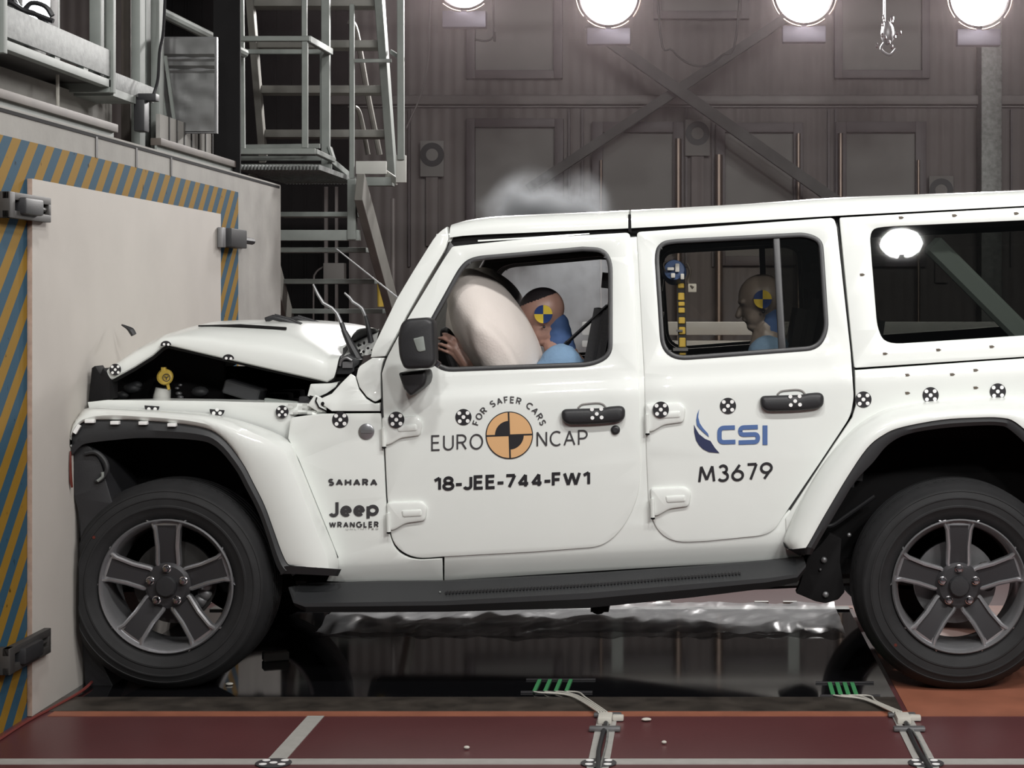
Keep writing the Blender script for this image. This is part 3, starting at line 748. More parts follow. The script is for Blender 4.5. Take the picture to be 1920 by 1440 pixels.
obj('grating', g, 'galvanised', t)
# upper ladder
t = thing('steep_stair', 'steep steel stair climbing from the landing out of the picture', 'stair', at(610, 330, 5.4))
L0, L1 = (at(466, -40, 4.75), at(494, 300, 5.35)); R0, R1 = (at(709, -40, 4.75), at(736, 330, 5.35))
obj('stringer', beam(BM(), L0, L1, 0.045, 0.10, 0.003), 'stair_grey', t); obj('stringer', beam(BM(), R0, R1, 0.05, 0.12, 0.003), 'pale_steel', t)
for y in (4, 82, 167, 250):
    k = (y+40)/350; Yt = 4.75+0.62*k
    xl = 466+28*k; xr = 709+27*k
    a = at(xl, y+7, Yt); b = at(xr, y-7, Yt); obj('tread', box(BM(), (a.x, Yt, a.z), (b.x, Yt+0.18, b.z), 0.003), 'stair_grey', t)
bm = BM(); tube(bm, bez([at(655, 40, 5.6), at(668, 60, 5.65), at(690, 180, 5.8), at(712, 290, 5.9)]), 0.02, 8); obj('handrail', bm, 'stair_grey', t)
bm = BM(); tube(bm, bez([at(664, 200, 5.5), at(675, 215, 5.55), at(690, 290, 5.6)]), 0.016, 8); obj('handrail', bm, 'stair_grey', t)
# right gate and box
t = thing('gate_frame', 'pale steel gate frame with kick plate right of the stair', 'gate', at(712, 345, 4.9))
bar(660, 8, 4.7, 660, 335, 4.7, 0.03, 0.03, 'post'); bar(751, -60, 4.6, 752, 300, 4.6, 0.042, 0.042, 'post'); bar(662, 114, 4.7, 733, 114, 4.9, 0.02, 0.024, 'rail'); bar(733, 97, 5.0, 757, 112, 4.6, 0.012, 0.03, 'rail')
a = at(667, 326, 4.75); b = at(724, 302, 4.75); obj('kick_plate', box(BM(), (a.x, 4.75, a.z), (b.x, 4.78, b.z), 0.003), 'pale_paint', t)
a = at(742, 342, 4.6); b = at(761, 291, 4.6); obj('kick_plate', box(BM(), (a.x, 4.6, a.z), (b.x, 4.63, b.z), 0.003), 'pale_paint', t)
a = at(667, 348, 4.75); b = at(735, 332, 4.75); obj('floor_beam', box(BM(), (a.x, 4.75, a.z), (b.x, 4.85, b.z), 0.003), 'pale_steel', t)
bar(724, 326, 4.9, 744, 340, 4.62, 0.012, 0.05, 'kick_plate', 'pale_paint')
# lower stair
t = thing('lower_stair', 'shaded grey steel stair going down behind the crumpled hood', 'stair', at(660, 700, 5.8))
def sp(y): 
    k = (y-350)/(640-350); return 656+79*k, 4.2+1.9*k
xa, Ya = sp(350); xb, Yb2 = sp(760)
obj('stringer', beam(BM(), at(xa+18, 350, Ya), at(xb+18, 760, Yb2), 0.05, 0.19, 0.003), 'stair_grey', t)
obj('stringer', beam(BM(), at(xa-185, 350, Ya), at(xb-185, 760, Yb2), 0.05, 0.19, 0.003), 'stair_grey', t)
for y in (401, 468, 527, 583, 638, 694):
    xr, Yt = sp(y); a = at(520, y+5, Yt); b = at(xr-2, y-4, Yt); obj('tread', box(BM(), (a.x, Yt, a.z), (b.x, Yt+0.2, b.z), 0.003), 'pale_steel', t)
t = thing('post_and_beam', 'pale post and cross beam carrying the landing', 'support', at(660, 450, 4.3))
a = at(540, 451, 4.4); b = at(674, 431, 4.4); obj('beam', box(BM(), (a.x-0.3, 4.4, a.z), (b.x, 4.46, b.z), 0.004), 'pale_steel', t)
a = at(651, 449, 4.38); b = at(667, 335, 4.38); obj('post', box(BM(), (a.x, 4.38, a.z), (b.x, 4.44, b.z), 0.004), 'pale_steel', t)
obj('beam', box(BM(), at(540, 352, 4.36), at(660, 346, 4.40)), 'dark_steel', t) if False else None
t = thing('service_post', 'slim grey post between the stair and the windshield', 'post', at(737, 700, 6.6))
p = at(737, 372, 6.6); obj('pole', tube(BM(), [(p.x, p.y, 0), p], 0.016, 8), 'wall_rail', t); obj('stud', ball(BM(), at(733, 514, 6.57), 0.008, 1), 'chrome', t)
o = obj('yellow_canister', tube(BM(), [at(712, 482, 6.5), at(712, 484, 6.5), at(714, 575, 6.5)], [0.01, 0.024, 0.024], 10), 'yellow_plastic'); tag(o, 'yellow tube standing beside the slim grey post', 'tube')
t = thing('switch_box', 'grey box behind the treads of the lower stair', 'box', at(625, 530, 6.9))
a = at(606, 530, 6.9); b = at(645, 493, 6.9); obj('box', box(BM(), (a.x, 6.9, a.z), (b.x, 7.0, b.z), 0.006), 'panel_grey', t)
obj('conduit', tube(BM(), bez([at(607, 500, 6.95), at(592, 512, 6.95), at(588, 540, 6.95), at(588, 700, 6.95)]), 0.007, 6), 'wall_rail', t)
obj('pole', box(BM(), (at(608, 0, 6.95).x, 6.95, 0), (at(614, 0, 6.95).x, 6.98, at(0, 350, 6.95).z)), 'wall_rail', t)
obj('pole', box(BM(), (at(628, 0, 6.95).x, 6.95, 0), (at(633, 0, 6.95).x, 6.98, at(0, 350, 6.95).z)), 'wall_rail', t)

# ------------------------------------------------------------------ floor things in front and under the car
for (x, gr, tx) in ((-0.288, 'left', 'left'), (0.766, 'right', 'right')):
    t = thing('cable_channel', {'left': 'grey taped cable channel on the red floor below the front door', 'right': 'grey taped cable channel on the red floor near the rear wheel'}[gr], 'cable channel', (x, -0.8, 0), 'cable channels')
    for s in (-1, 1): obj('tape_strip', box(BM(), (x+s*0.024-0.011, -1.6, 0.0015), (x+s*0.024+0.011, -0.40, 0.0035)), 'grey_tape', t)
    obj('cable_bundle', tube(BM(), bez([(x, -1.6, 0.008), (x+0.004, -1.2, 0.008), (x-0.006, -0.9, 0.008), (x, -0.5, 0.009)]), 0.008, 8), 'cable_dark', t)
    obj('cable_bundle', tube(BM(), bez([(x+0.012, -1.6, 0.007), (x+0.008, -1.2, 0.007), (x+0.014, -0.8, 0.007), (x+0.006, -0.5, 0.009)]), 0.004, 6), 'column_zinc', t)
    obj('cross_tape', box(BM(), (x-0.055, -0.63, 0.0025), (x+0.055, -0.595, 0.018), 0.006), 'dull_steel', t)
    obj('connector', box(BM(), (x-0.03, -0.52, 0.003), (x+0.02, -0.42, 0.026), 0.006), 'light_chip', t)
    obj('connector', box(BM(), (x+0.02, -0.47, 0.003), (x+0.06, -0.44, 0.022), 0.005), 'light_chip', t)
    obj('cross_tape', box(BM(), (x-0.05, -0.41, 0.003), (x+0.05, -0.375, 0.016), 0.006), 'dull_steel', t)
def floor_marker(x, lab):
    t = thing('floor_marker', lab, 'marker', (x, -1.05, 0), 'checkered floor markers')
    bm = BM(); lathe(bm, [(0, 0.0045), (0.058, 0.0045), (0.058, 0.002)], (x, -1.06, 0), (0, 0, 1), 32); obj('disc', bm, 'decal_grey', t)
    bm = BM()
    for dx, dy in ((-0.03, -0.02), (0.03, -0.02), (0, 0.0), (-0.03, 0.03), (0.03, 0.03)): lathe(bm, [(0, 0.0055), (0.013, 0.0055), (0.013, 0.004)], (x+dx, -1.06+dy, 0), (0, 0, 1), 12)
    obj('dot', bm, 'decal_white', t)
floor_marker(-1.335, 'dark spotted marker at the foot of the short tape line'); floor_marker(-0.288, 'dark spotted marker under the left cable channel'); floor_marker(0.766, 'dark spotted marker under the right cable channel')
def strips(x0, dx, y0, y1, n, wd, side, ex):
    for k in range(n):
        x = x0+k*dx
        t = bpy.data.objects.new('contact_strip', None); C.objects.link(t); t.location = (x, (y0+y1)/2, 0)
        pos = ('first', 'second', 'third', 'last')[k]
        tag(t, '%s green contact strip from the left in the %s set on the plate' % (pos, side), 'strip', 'green contact strips, %s set' % side)
        obj('strip', beam(BM(), (x, y0, 0.006), (x+0.004, y1, 0.006), wd, 0.006), 'green_tape', t)
        pts = [(x, y0+0.005, 0.008), (x+0.02+0.01*k, y0-0.03, 0.012), (x+(ex-x)*0.5, y0-0.10-0.012*k, 0.014), (ex-0.01*(3-k)+0.005, -0.40, 0.02)]
        o = obj('signal_wire', tube(BM(), bez(pts), 0.0035, 6), 'cable_white'); tag(o, 'thin white wire from the %s green strip of the %s set' % (pos, side), 'wire', 'white wires, %s set' % side)
    for yy, nm in ((y0+0.005, 'near'), (y1-0.005, 'far')):
        o = obj('holding_tape', box(BM(), (x0-0.05, yy-0.006, 0.004), (x0+n*dx+0.06, yy+0.006, 0.0095)), 'decal_grey'); tag(o, 'narrow grey tape over the %s ends of the %s green strips' % (nm, side), 'tape')
strips(-0.585, 0.0405, 0.0, 0.245, 4, 0.014, 'left', -0.295); strips(0.547, 0.029, -0.065, 0.185, 4, 0.016, 'right', 0.76)
# plastic film on the far part of the plate
t = thing('plastic_film', 'crumpled clear plastic film lying along the far side of the plate', 'plastic sheet', (-0.4, 1.5, 0))
bm = BM(); rows = []
for i in range(111):
    x = -1.66+2.36*i/110; row = []
    for j in range(17):
        v = j/16; y = 1.22+0.62*v+0.05*noise.noise((x*2, 0, 1))
        n1 = noise.noise((x*3.2+y*2.4, y*2.0, 0.3)); n2 = abs(noise.noise((x*9-y*7, y*6+x*3, 1.7)))
        z = 0.008+0.03*(n1+0.6)*math.sin(PI*min(1, v*1.2+0.02))+0.03*n2+0.06*max(0, v-0.5)
        row.append(Vector((x, y, max(0.005, z))))
    rows.append(row)
loft(bm, rows); obj('film', bm, 'plastic_film', t, smooth=50)
o = obj('wood_offcut', beam(BM(), (-1.757, .62, .022), (-1.66, .66, .022), 0.05, 0.036, 0.004), 'light_chip'); tag(o, 'pale offcut lying on the plate behind the front wheel', 'debris')
for (px, py, s, lab) in ((1212, 1353, 0.014, 'white chip on the red floor right of the left channel'), (430, 1286, 0.012, 'small pale chip on the plate by the front tyre'),
        (875, 1406, 0.008, 'tiny white chip on red floor left of the left channel'), (1245, 1396, 0.007, 'tiny white chip on red floor between the channels')):
    Y = F*H/(py-CY)-D; p = at(px, py, Y); bm = BM(); ball(bm, (p.x, p.y, 0.004+0.004), (s*1.3, s, 0.006), 2)
    o = obj('debris_chip', bm, 'light_chip'); tag(o, lab, 'debris', 'debris chips')
for x, lab in ((-0.12, 'left white switch block at the far edge of the plate'), (0.36, 'middle white switch block at the far edge of the plate'), (0.50, 'right white switch block at the far edge of the plate')):
    o = obj('switch_block', box(BM(), (x-0.035, 2.02, 0.002), (x+0.035, 2.06, 0.02), 0.004), 'pale_paint'); tag(o, lab, 'switch', 'switch blocks')
# ------------------------------------------------------------------ the car
YC = 0.94                                               # its centre line
car = thing('off_road_vehicle', 'white boxy four-door off-road vehicle crashed against the white board', 'car', (-0.6, YC, 0))
PROF = [(360, .262), (420, .236), (560, .188), (690, .147), (712, .139), (728, .128), (745, .124), (800, .123), (900, .125), (980, .130), (1028, .138), (1036, .144), (1060, .172), (1100, .228)]
def vpit(px, py): return py+0.05*(px-1200)
def YB(px, py): return interp(PROF, vpit(px, py))
CUTS = [420, 480, 560, 640, 690, 700, 708, 716, 724, 732, 740, 750, 765, 790, 830, 870, 910, 950, 990, 1015, 1028, 1036, 1048, 1060, 1080]
DCUT = list(range(730, 960, 10))
nears = []                                              # parts to repeat on the far side
def cpart(name, outline, Yf, th, mats=('white_paint', 'dark_trim'), holes=(), bev=1.4, cuts=CUTS, parent=None, far=True, label=None, smooth=25, grow=0):
    if grow: outline = offset(outline, -grow)
    bm = sheet(outline, Yf, th, holes, bev, cuts, back=1 if len(mats) > 1 else 0)
    o = obj(name, bm, list(mats), parent or car, smooth, label)
    if far: nears.append(o)
    return o
WF = fillet([(790, 640), (802, 606), (864, 494, 25), (888, 480, 20), (1092, 462), (1133, 464, 26), (1149, 489, 20), (1149, 668, 22), (1112, 688, 25), (828, 698, 22), (800, 672, 18)])
WR = fillet([(1226, 470, 26), (1240, 452, 14), (1262, 448, 12), (1512, 435, 16), (1543, 448, 22), (1546, 480, 20), (1555, 622, 22), (1535, 657, 24), (1266, 677, 26), (1238, 654, 24)])
WQ = fillet([(1630, 430, 26), (1660, 425, 12), (1920, 413), (2235, 398, 30), (2270, 600, 40), (1920, 629), (1660, 646, 34), (1645, 615, 20)])
doorF = cpart('door', fillet([(849, 463, 4), (995, 448), (1180, 437, 8), (1187, 500), (1196, 700), (1200, 860), (1198, 925, 30), (1172, 985, 30), (1132, 1024, 26), (1000, 1034), (829, 1043), (775, 1047, 30), (735, 1020, 30), (727, 930), (721, 800), (717, 700), (726, 672, 10), (764, 600), (832, 488, 4)]),
              YB, 0.03, holes=[offset(WF, 2)], grow=1.1, label='front door with test lettering and large round emblem')
doorR = cpart('door', fillet([(1195, 436, 6), (1563, 409, 8), (1568, 425), (1594, 660), (1600, 745, 10), (1594, 780, 16), (1537, 866), (1469, 966), (1446, 1002, 30), (1325, 1014), (1262, 1017, 30), (1228, 990, 30), (1217, 940), (1213, 850), (1209, 700)]),
              YB, 0.03, holes=[offset(WR, 2)], grow=1.0, label='rear door with blue letters and a number')
inner = cpart('inner_frame', [(712, 690), (765, 605), (838, 484), (850, 452), (1180, 430), (1570, 404), (1604, 690), (1606, 760), (1540, 872), (1474, 972), (1478, 1052), (832, 1088), (720, 1040), (716, 800)],
              lambda x, y: YB(x, y)+0.045, 0.04, mats=('gap_grey', 'dark_trim'), holes=[offset(WF, 3), offset(WR, 3)], bev=0)
cowl = cpart('cowl_panel', fillet([(545, 783, 6), (600, 776), (713, 775, 3), (717, 800), (723, 930), (729, 1000, 20), (742, 1034, 20), (775, 1050, 20), (829, 1047), (830, 1089), (700, 1094), (612, 1090), (634, 1045), (612, 990), (560, 862), (540, 822)]), YB, 0.02)
rocker = cpart('body_side', fillet([(833, 1036), (1000, 1026), (1100, 1020), (1130, 1012), (1164, 980), (1190, 925), (1190, 860), (1186, 700), (1178, 445), (1203, 443), (1218, 700), (1222, 850), (1226, 935), (1236, 980), (1264, 1008), (1325, 1006), (1420, 1000), (1442, 990), (1470, 965), (1480, 956), (1520, 1000), (1500, 1049), (1200, 1066), (833, 1089)]), lambda x, y: YB(x, y)+.006, 0.02)
quarter = cpart('quarter_panel', [(1603, 694), (1920, 672), (2330, 644), (2345, 985), (2130, 995), (2040, 980), (1975, 880), (1930, 810), (1893, 793), (1815, 793), (1700, 806), (1660, 825), (1630, 860), (1545, 985), (1508, 1042), (1474, 1000), (1473, 972), (1541, 868), (1598, 783), (1605, 760), (1604, 730)], YB, 0.02)
hardtop = cpart('hardtop_side', fillet([(1574, 408, 4), (1920, 389), (2290, 368, 8), (2332, 641, 8), (1920, 669), (1602, 690, 4), (1590, 570)]), YB, 0.03, holes=[WQ], label='rear hardtop side with dark window')
# windows
def gasket(W, nm, par, wd, dy=-0.004, mats=('rubber_seal',)):
    return cpart('window_seal', W, lambda x, y: YB(x, y)+dy, 0.022, mats=mats, holes=[offset(W, wd)], bev=2.5, parent=par, cuts=[470, 500, 560, 640, 690])
gasket(WF, 'f', doorF, 9); gasket(WR, 'r', doorR, 9)
WRi = offset(WR, 7)
cpart('window_pane', WRi, lambda x, y: YB(x, y)+0.012, 0.003, mats=('tinted_glass',), bev=0, cuts=[470, 500, 560, 640, 690], parent=doorR)
cpart('division_bar', [(1449, 441), (1462, 440), (1474, 660), (1460, 661)], lambda x, y: YB(x, y)+0.002, 0.02, mats=('rubber_seal',), bev=2.5, cuts=[500, 560, 640], parent=doorR)
cpart('quarter_pane', [(1462, 442), (1545, 437), (1557, 655), (1474, 661)], lambda x, y: YB(x, y)+0.016, 0.003, mats=('privacy_glass',), bev=0, cuts=[500, 560, 640], parent=doorR)
cpart('side_window', offset(WQ, -3), lambda x, y: YB(x, y)+0.006, 0.004, mats=('privacy_glass',), bev=0, cuts=[420, 480, 560, 640], parent=hardtop)

# windshield frame and roof
cpart('windshield_frame', fillet([(695, 670), (698, 655), (744, 560), (775, 508), (800, 468), (814, 446, 8), (826, 433, 8), (838, 425), (841, 446), (836, 464), (830, 476), (796, 532), (761, 594), (722, 668)]), lambda x, y: YB(x, y)-0.006, 0.055, mats=('white_paint', 'panel_grey'))
cpart('pillar_seal', [(764, 597), (833, 480), (843, 452), (852, 462), (836, 484), (770, 598)], lambda x, y: YB(x, y)+0.012, 0.02, mats=('rubber_seal',))
cpart('pillar_base', fillet([(672, 688, 6), (698, 671), (721, 671), (717, 680), (713, 700), (714, 748, 3), (703, 754, 4), (688, 744), (674, 726), (668, 706)]), lambda x, y: YB(x, y)-0.004, 0.02)
cpart('cowl_corner', fillet([(640, 718), (657, 701), (667, 708), (673, 730), (687, 748), (702, 757, 4), (713, 755), (712, 771), (622, 771), (602, 757), (600, 748), (622, 738)]), lambda x, y: YB(x, y)+0.004, 0.02)
RT = [(838, 424), (846, 419), (870, 413), (921, 406), (1000, 402), (1121, 397), (1178, 394), (1300, 388), (1420, 381), (1560, 371), (1740, 364), (1920, 357), (2288, 336)]
RB = [(838, 450), (846, 444), (995, 436), (1178, 428), (1560, 405), (1920, 386), (2290, 365)]
def roofpart(x0, x1, nm, n, lab):
    rows = []
    for i in range(n+1):
        x = x0+(x1-x0)*i/n
        zb = interp(RB, x); zt = interp(RT, x); yb = YB(x, zb)-0.004
        def q(t, dy): return at(x, zb+(zt-zb)*t, yb+dy)
        half = [q(0, 0.03), q(0, 0), q(0.25, 0.002), q(0.5, 0.006), q(0.72, 0.016), q(0.88, 0.035), q(0.97, 0.062)]
        e = q(1.0, 0.10); half.append(e)
        half.append(Vector((e.x, 0.6, e.z+0.012))); half.append(Vector((e.x, YC, e.z+0.016)))
        X0 = at(x, zt, yb).x
        half = [Vector((X0, p.y, p.z)) for p in half]
        rows.append(half+[Vector((p.x, 2*YC-p.y, p.z)) for p in half[-2::-1]])
    bm = BM(); loft(bm, rows)
    for r_ in (rows[0], rows[-1]):
        bm.faces.new([bm.verts.new(p) for p in r_])
    bmesh.ops.remove_doubles(bm, verts=bm.verts, dist=1e-5)
    return obj(nm, bm, 'white_paint', car, 30, lab)
roofpart(843, 1178.5, 'roof_panel', 14, 'front roof panel'); roofpart(1182.5, 2288, 'roof_panel', 16, 'long rear roof panel')
bm = BM(); a = at(850, 452, .25); b = at(2285, 372, .25); slab(bm, (a.x, YC, a.z+0.02), (b.x, YC, b.z-0.02), 1.34, 0.02); obj('headliner', bm, 'dark_trim', car)
cpart('drip_seal', [(842, 443), (995, 434), (1180, 426), (1565, 403), (1565, 412), (1182, 438), (995, 450), (847, 466), (836, 470)], lambda x, y: YB(x, y)+0.02, 0.02, mats=('dark_trim',), bev=0)
cpart('rail_trim', [(896, 450), (1000, 444), (1105, 437), (1105, 439), (1000, 447), (896, 453)], lambda x, y: YB(x, y)+0.012, 0.01, bev=0)
cpart('roof_joint', [(1178, 402), (1183, 402), (1184, 436), (1178, 434)], lambda x, y: YB(x, y)-0.006, 0.01, mats=('dark_trim',), bev=0, far=False)
bm = BM(); p = at(826, 438, .25); box(bm, (p.x-0.02, 0.25, p.z-0.05), (p.x+0.05, 2*YC-0.25, p.z), 0.01); obj('windshield_header', bm, 'white_paint', car)
p = at(715, 640, .2); q = at(832, 442, .25)
bm = BM(); loft(bm, [[Vector((p.x, .2, p.z)), Vector((p.x, 2*YC-.2, p.z))], [Vector((q.x, .27, q.z)), Vector((q.x, 2*YC-.27, q.z))]]); obj('windshield', bm, 'clear_glass', car, label='windshield pane')
# tail (outside the picture)
p = at(2330, 641, .15); q = at(2290, 372, .25); bm = BM()
loft(bm, [[Vector((p.x, .13, .42)), Vector((p.x, 2*YC-.13, .42))], [Vector((p.x, .13, p.z)), Vector((p.x, 2*YC-.13, p.z))], [Vector((q.x, .24, q.z)), Vector((q.x, 2*YC-.24, q.z))]]); obj('tailgate', bm, 'white_paint', car)

# ---- front fender, flares
def strip3(name, cols, par, mats='white_paint', sub=4, far=True, label=None):
    """cols: list of polylines (each a list of (px,py,Y)) smoothed along their length and lofted"""
    ls = [bez([at(x, y, Y) for x, y, Y in c], sub) for c in cols]
    bm = BM(); loft(bm, [list(r) for r in zip(*ls)])
    o = obj(name, bm, mats, par, 40, label)
    if far: nears.append(o)
    return o
FO = [(128, 832), (132, 803), (144, 782), (167, 764), (240, 766), (325, 770), (400, 777), (475, 796), (540, 825), (561, 864), (590, 935), (612, 990), (632, 1042), (634, 1067)]
FI = [(127, 838), (139, 810), (160, 790), (210, 787), (274, 789), (368, 799), (414, 818), (453, 865), (475, 905), (496, 947), (512, 990), (527, 1032), (538, 1055), (547, 1061)]
FJ = [(136, 852), (149, 838), (164, 831), (214, 825), (274, 821), (366, 825), (405, 838), (440, 878), (461, 916), (482, 956), (498, 998), (511, 1040), (519, 1062), (528, 1078)]
def mixp(A, B, t, Y): return [(a[0]+(b[0]-a[0])*t, a[1]+(b[1]-a[1])*t, Y) for a, b in zip(A, B)]
ff = strip3('front_flare', [mixp(FO, FI, 0, 0.135), mixp(FO, FI, 0.02, 0.11), mixp(FO, FI, 0.08, 0.055), mixp(FO, FI, 0.2, 0.02), mixp(FO, FI, 0.4, 0.006), mixp(FO, FI, 0.65, 0.003), mixp(FO, FI, 0.9, 0.010), mixp(FO, FI, 1.0, 0.018), mixp(FO, FI, 1.0, 0.03)], car)
strip3('flare_lip', [mixp(FI, FJ, -0.02, 0.04), mixp(FI, FJ, 0.05, 0.022), mixp(FI, FJ, 0.55, 0.010), mixp(FI, FJ, 1.0, 0.02), mixp(FI, FJ, 1.0, 0.36)], ff, 'grey_plastic', label='black plastic lip')
strip3('flare_end', [[(634, 1067, .12), (634, 1067, .02), (547, 1061, .004), (530, 1064, .02)], [(628, 1080, .13), (628, 1080, .03), (545, 1076, .014), (524, 1078, .03)]], ff, 'black_plastic')
for x, y, w_ in ((168, 790, 9), (215, 793, 8), (268, 793.5, 8), (322, 797, 8)):
    bm = BM(); a = at(x-w_, y+3, 0.0); b = at(x+w_, y-3.5, 0.0); box(bm, (a.x, -0.004, a.z), (b.x, 0.02, b.z), 0.002); obj('clip', bm, 'decal_white', ff, label='white fixing clip')
bm = BM(); a = at(140, 812, 0.0); b = at(149, 797, 0.0); beam(bm, a, b, 0.012, 0.014); obj('clip', bm, 'decal_white', ff)
RO = [(1476, 1031), (1470, 1014), (1480, 985), (1500, 940), (1540, 873), (1580, 823), (1615, 791), (1655, 769), (1715, 755), (1815, 747), (1885, 745), (1960, 754), (2010, 787), (2060, 860), (2100, 930), (2122, 985)]
RI = [(1511, 1027), (1519, 1014), (1539, 978), (1560, 942), (1590, 892), (1625, 841), (1655, 816), (1690, 801), (1765, 787), (1830, 783), (1874, 783), (1905, 792), (1950, 835), (1995, 905), (2030, 975), (2050, 1010)]
RJ = [(1527, 1030), (1536, 1014), (1555, 982), (1576, 947), (1604, 902), (1636, 868), (1665, 834), (1702, 814), (1765, 803), (1830, 798), (1872, 798), (1894, 806), (1935, 846), (1978, 912), (2012, 982), (2030, 1012)]
rf = strip3('rear_flare', [mixp(RO, RI, 0, 0.13), mixp(RO, RI, 0.02, 0.112), mixp(RO, RI, 0.14, 0.065), mixp(RO, RI, 0.35, 0.03), mixp(RO, RI, 0.65, 0.010), mixp(RO, RI, 0.9, 0.002), mixp(RO, RI, 1.0, 0.004), mixp(RO, RI, 1.0, 0.03)], car)
strip3('flare_lip', [mixp(RI, RJ, -0.02, 0.03), mixp(RI, RJ, 0.05, 0.012), mixp(RI, RJ, 0.55, 0.010), mixp(RI, RJ, 1.0, 0.02), mixp(RI, RJ, 1.0, 0.40)], rf, 'grey_plastic', label='black plastic lip')
strip3('flare_end', [[(1468, 1016, .12), (1476, 1029, .06), (1513, 1026, .006), (1527, 1030, .02)], [(1500, 1042, .13), (1500, 1042, .08), (1513, 1040, .02), (1522, 1040, .03)]], rf, 'black_plastic')
YFND = lambda x, y: 0.16
cpart('front_fender', fillet([(164, 754), (200, 750), (400, 752), (586, 757, 4), (594, 764), (560, 775), (548, 785), (552, 830), (480, 812), (400, 795), (325, 787), (240, 783), (170, 783)]), YFND, 0.02, cuts=())
bm = BM(); loft(bm, [[at(164, 754, .162), at(300, 751, .162), at(450, 753, .162), at(588, 758, .162)], [at(164, 754, .162)+Vector((0, .16, .0)), at(300, 751, .162)+Vector((0, .16, .0)), at(450, 753, .162)+Vector((0, .16, .0)), at(588, 758, .162)+Vector((0, .16, 0))]])
o = obj('fender_top', bm, 'white_paint', car); nears.append(o)
# crumpled metal where fender meets cowl
bm = BM(); rr = random.Random(11); rows = []
for i in range(9):
    rows.append([at(540+i*9, 757+4*j+ (2 if i > 5 else 0), 0.15+0.022*noise.noise((i*0.9, j*0.8, 4))-0.014*math.sin(i*1.7+j)) for j in range(6)])
loft(bm, rows); obj('crumpled_metal', bm, 'white_paint', car, 15, 'torn crumpled white sheet metal')
bm = sheet(fillet([(576, 760), (590, 740), (602, 746), (604, 762), (612, 770), (596, 772)], 2), 0.135, 0.015, [ngon(605-1, 757, 0.1, 4)] if False else (), 1.5)
obj('crumpled_metal', bm, 'white_paint', car, 25)
bm = BM(); ball(bm, at(605, 757, 0.133), (0.007, 0.004, 0.008), 2); tube(bm, [at(594, 745, .13), at(592, 752, .13), at(598, 764, .13), at(612, 771, .13)], 0.003, 6); obj('torn_edge', bm, 'dark_trim', car)
cpart('cowl_bracket', fillet([(582, 720), (618, 719), (637, 715), (628, 727), (612, 738), (598, 744), (576, 743)], 2), lambda x, y: 0.20, 0.02, cuts=(), far=False)
strip3('cowl_gap_seal', [[(638, 713, .165), (630, 728, .165), (615, 739, .165), (598, 744, .165), (580, 741, .165)], [(634, 717, .16), (626, 731, .16), (613, 744, .16), (600, 749, .16), (584, 748, .16)]], car, 'dark_trim', far=False)

# hood, buckled: front part bent down to the board, rear part pushed up
HS = [(172, 722, 706, 700, 700), (185, 716, 700, 688, 688), (210, 709, 684, 668, 668), (250, 687, 658, 642, 640), (285, 665, 641, 624, 622), (302, 650, 631, 619, 615), (311, 645, 630, 616, 612), (322, 648, 628, 612, 608), (340, 652, 627, 607, 605), (365, 658, 627, 602, 601),
      (430, 673, 634, 600, 600), (500, 689, 642, 601, 601), (540, 698, 649, 607, 604), (580, 707, 659, 626, 609), (612, 714, 672, 647, 616)]
def hrow(x, l, s_, c, m):
    r = [at(x, l+3, .225), at(x, l, .206), at(x, l+(s_-l)*.35, .204), at(x, l+(s_-l)*.75, .212), at(x, s_, .235), at(x, s_+(c-s_)*.45, .30), at(x, s_+(c-s_)*.85, .43), at(x, c, .58)]
    X = at(x, s_, .2).x; r = [Vector((X, p.y, p.z)) for p in r]
    zc = at(x, m, .94).z
    return r+[Vector((X, .70, r[-1].z*.7+zc*.3)), Vector((X, .80, r[-1].z*.25+zc*.75)), Vector((X, YC, zc)), Vector((X, 1.3, zc-.004)), Vector((X, 1.52, zc-.03)), Vector((X, 1.64, zc-.07)), Vector((X, 1.675, zc-.14))]
rows = []
for i in range(len(HS)-1):
    for k in range(4):
        x = HS[i][0]+(HS[i+1][0]-HS[i][0])*k/4; v_ = []
        for c_ in range(1, 5):
            tab = [(h[0], h[c_]) for h in HS]
            lin = HS[i][c_]+(HS[i+1][c_]-HS[i][c_])*k/4
            v_.append(lin if c_ == 1 else interp(tab, x))
        rows.append(hrow(x, *v_))
rows.append(hrow(*HS[-1]))
# rear edge: near corner cut back, far side reaching further to the windshield
xe = [620, 626, 631, 634, 637, 640, 642, 644, 650, 656, 664, 672, 680, 684, 684]; ye = [713, 708, 692, 678, 669, 666, 664, 662, 652, 638, 634, 636, 640, 646, 660]
Ys = [p.y for p in rows[-1]]; last = [at(a_, b_, y) for a_, b_, y in zip(xe, ye, Ys)]; L0_ = rows[-1]
for k in range(1, 5): rows.append([p.lerp(q, k/4) for p, q in zip(L0_, last)])
bm = BM(); loft(bm, [bez(r, 3) for r in rows]); inn = bmesh.ops.duplicate(bm, geom=bm.faces[:])
for g in inn['geom']:
    if isinstance(g, bmesh.types.BMVert): g.co += Vector((0, .012 if g.co.y < YC else -.012, -.010))
    if isinstance(g, bmesh.types.BMFace): g.material_index = 1
hood = obj('hood', bm, ['white_paint', 'dark_trim'], car, 30, 'hood buckled upward in the middle')
bm = BM(); tube(bm, [at(372, 611, .335), at(450, 611, .335), at(537, 616, .335)], [.003, .007, .006], 8); obj('hood_crease', bm, 'dark_trim', hood)
for k, pts in enumerate(([(498, 600), (512, 595), (540, 602), (563, 612)], [(545, 600), (556, 597), (580, 604), (604, 613)])):
    Yv = 0.50+0.36*k
    bm = BM(); tube(bm, [at(x, y, Yv) for x, y in pts], 0.011, 8); tube(bm, [at(x+3, y-4, Yv+0.03) for x, y in pts[1:]], 0.006, 8)
    obj('hood_vent', bm, 'black_plastic', hood, label='black vent on the hood')
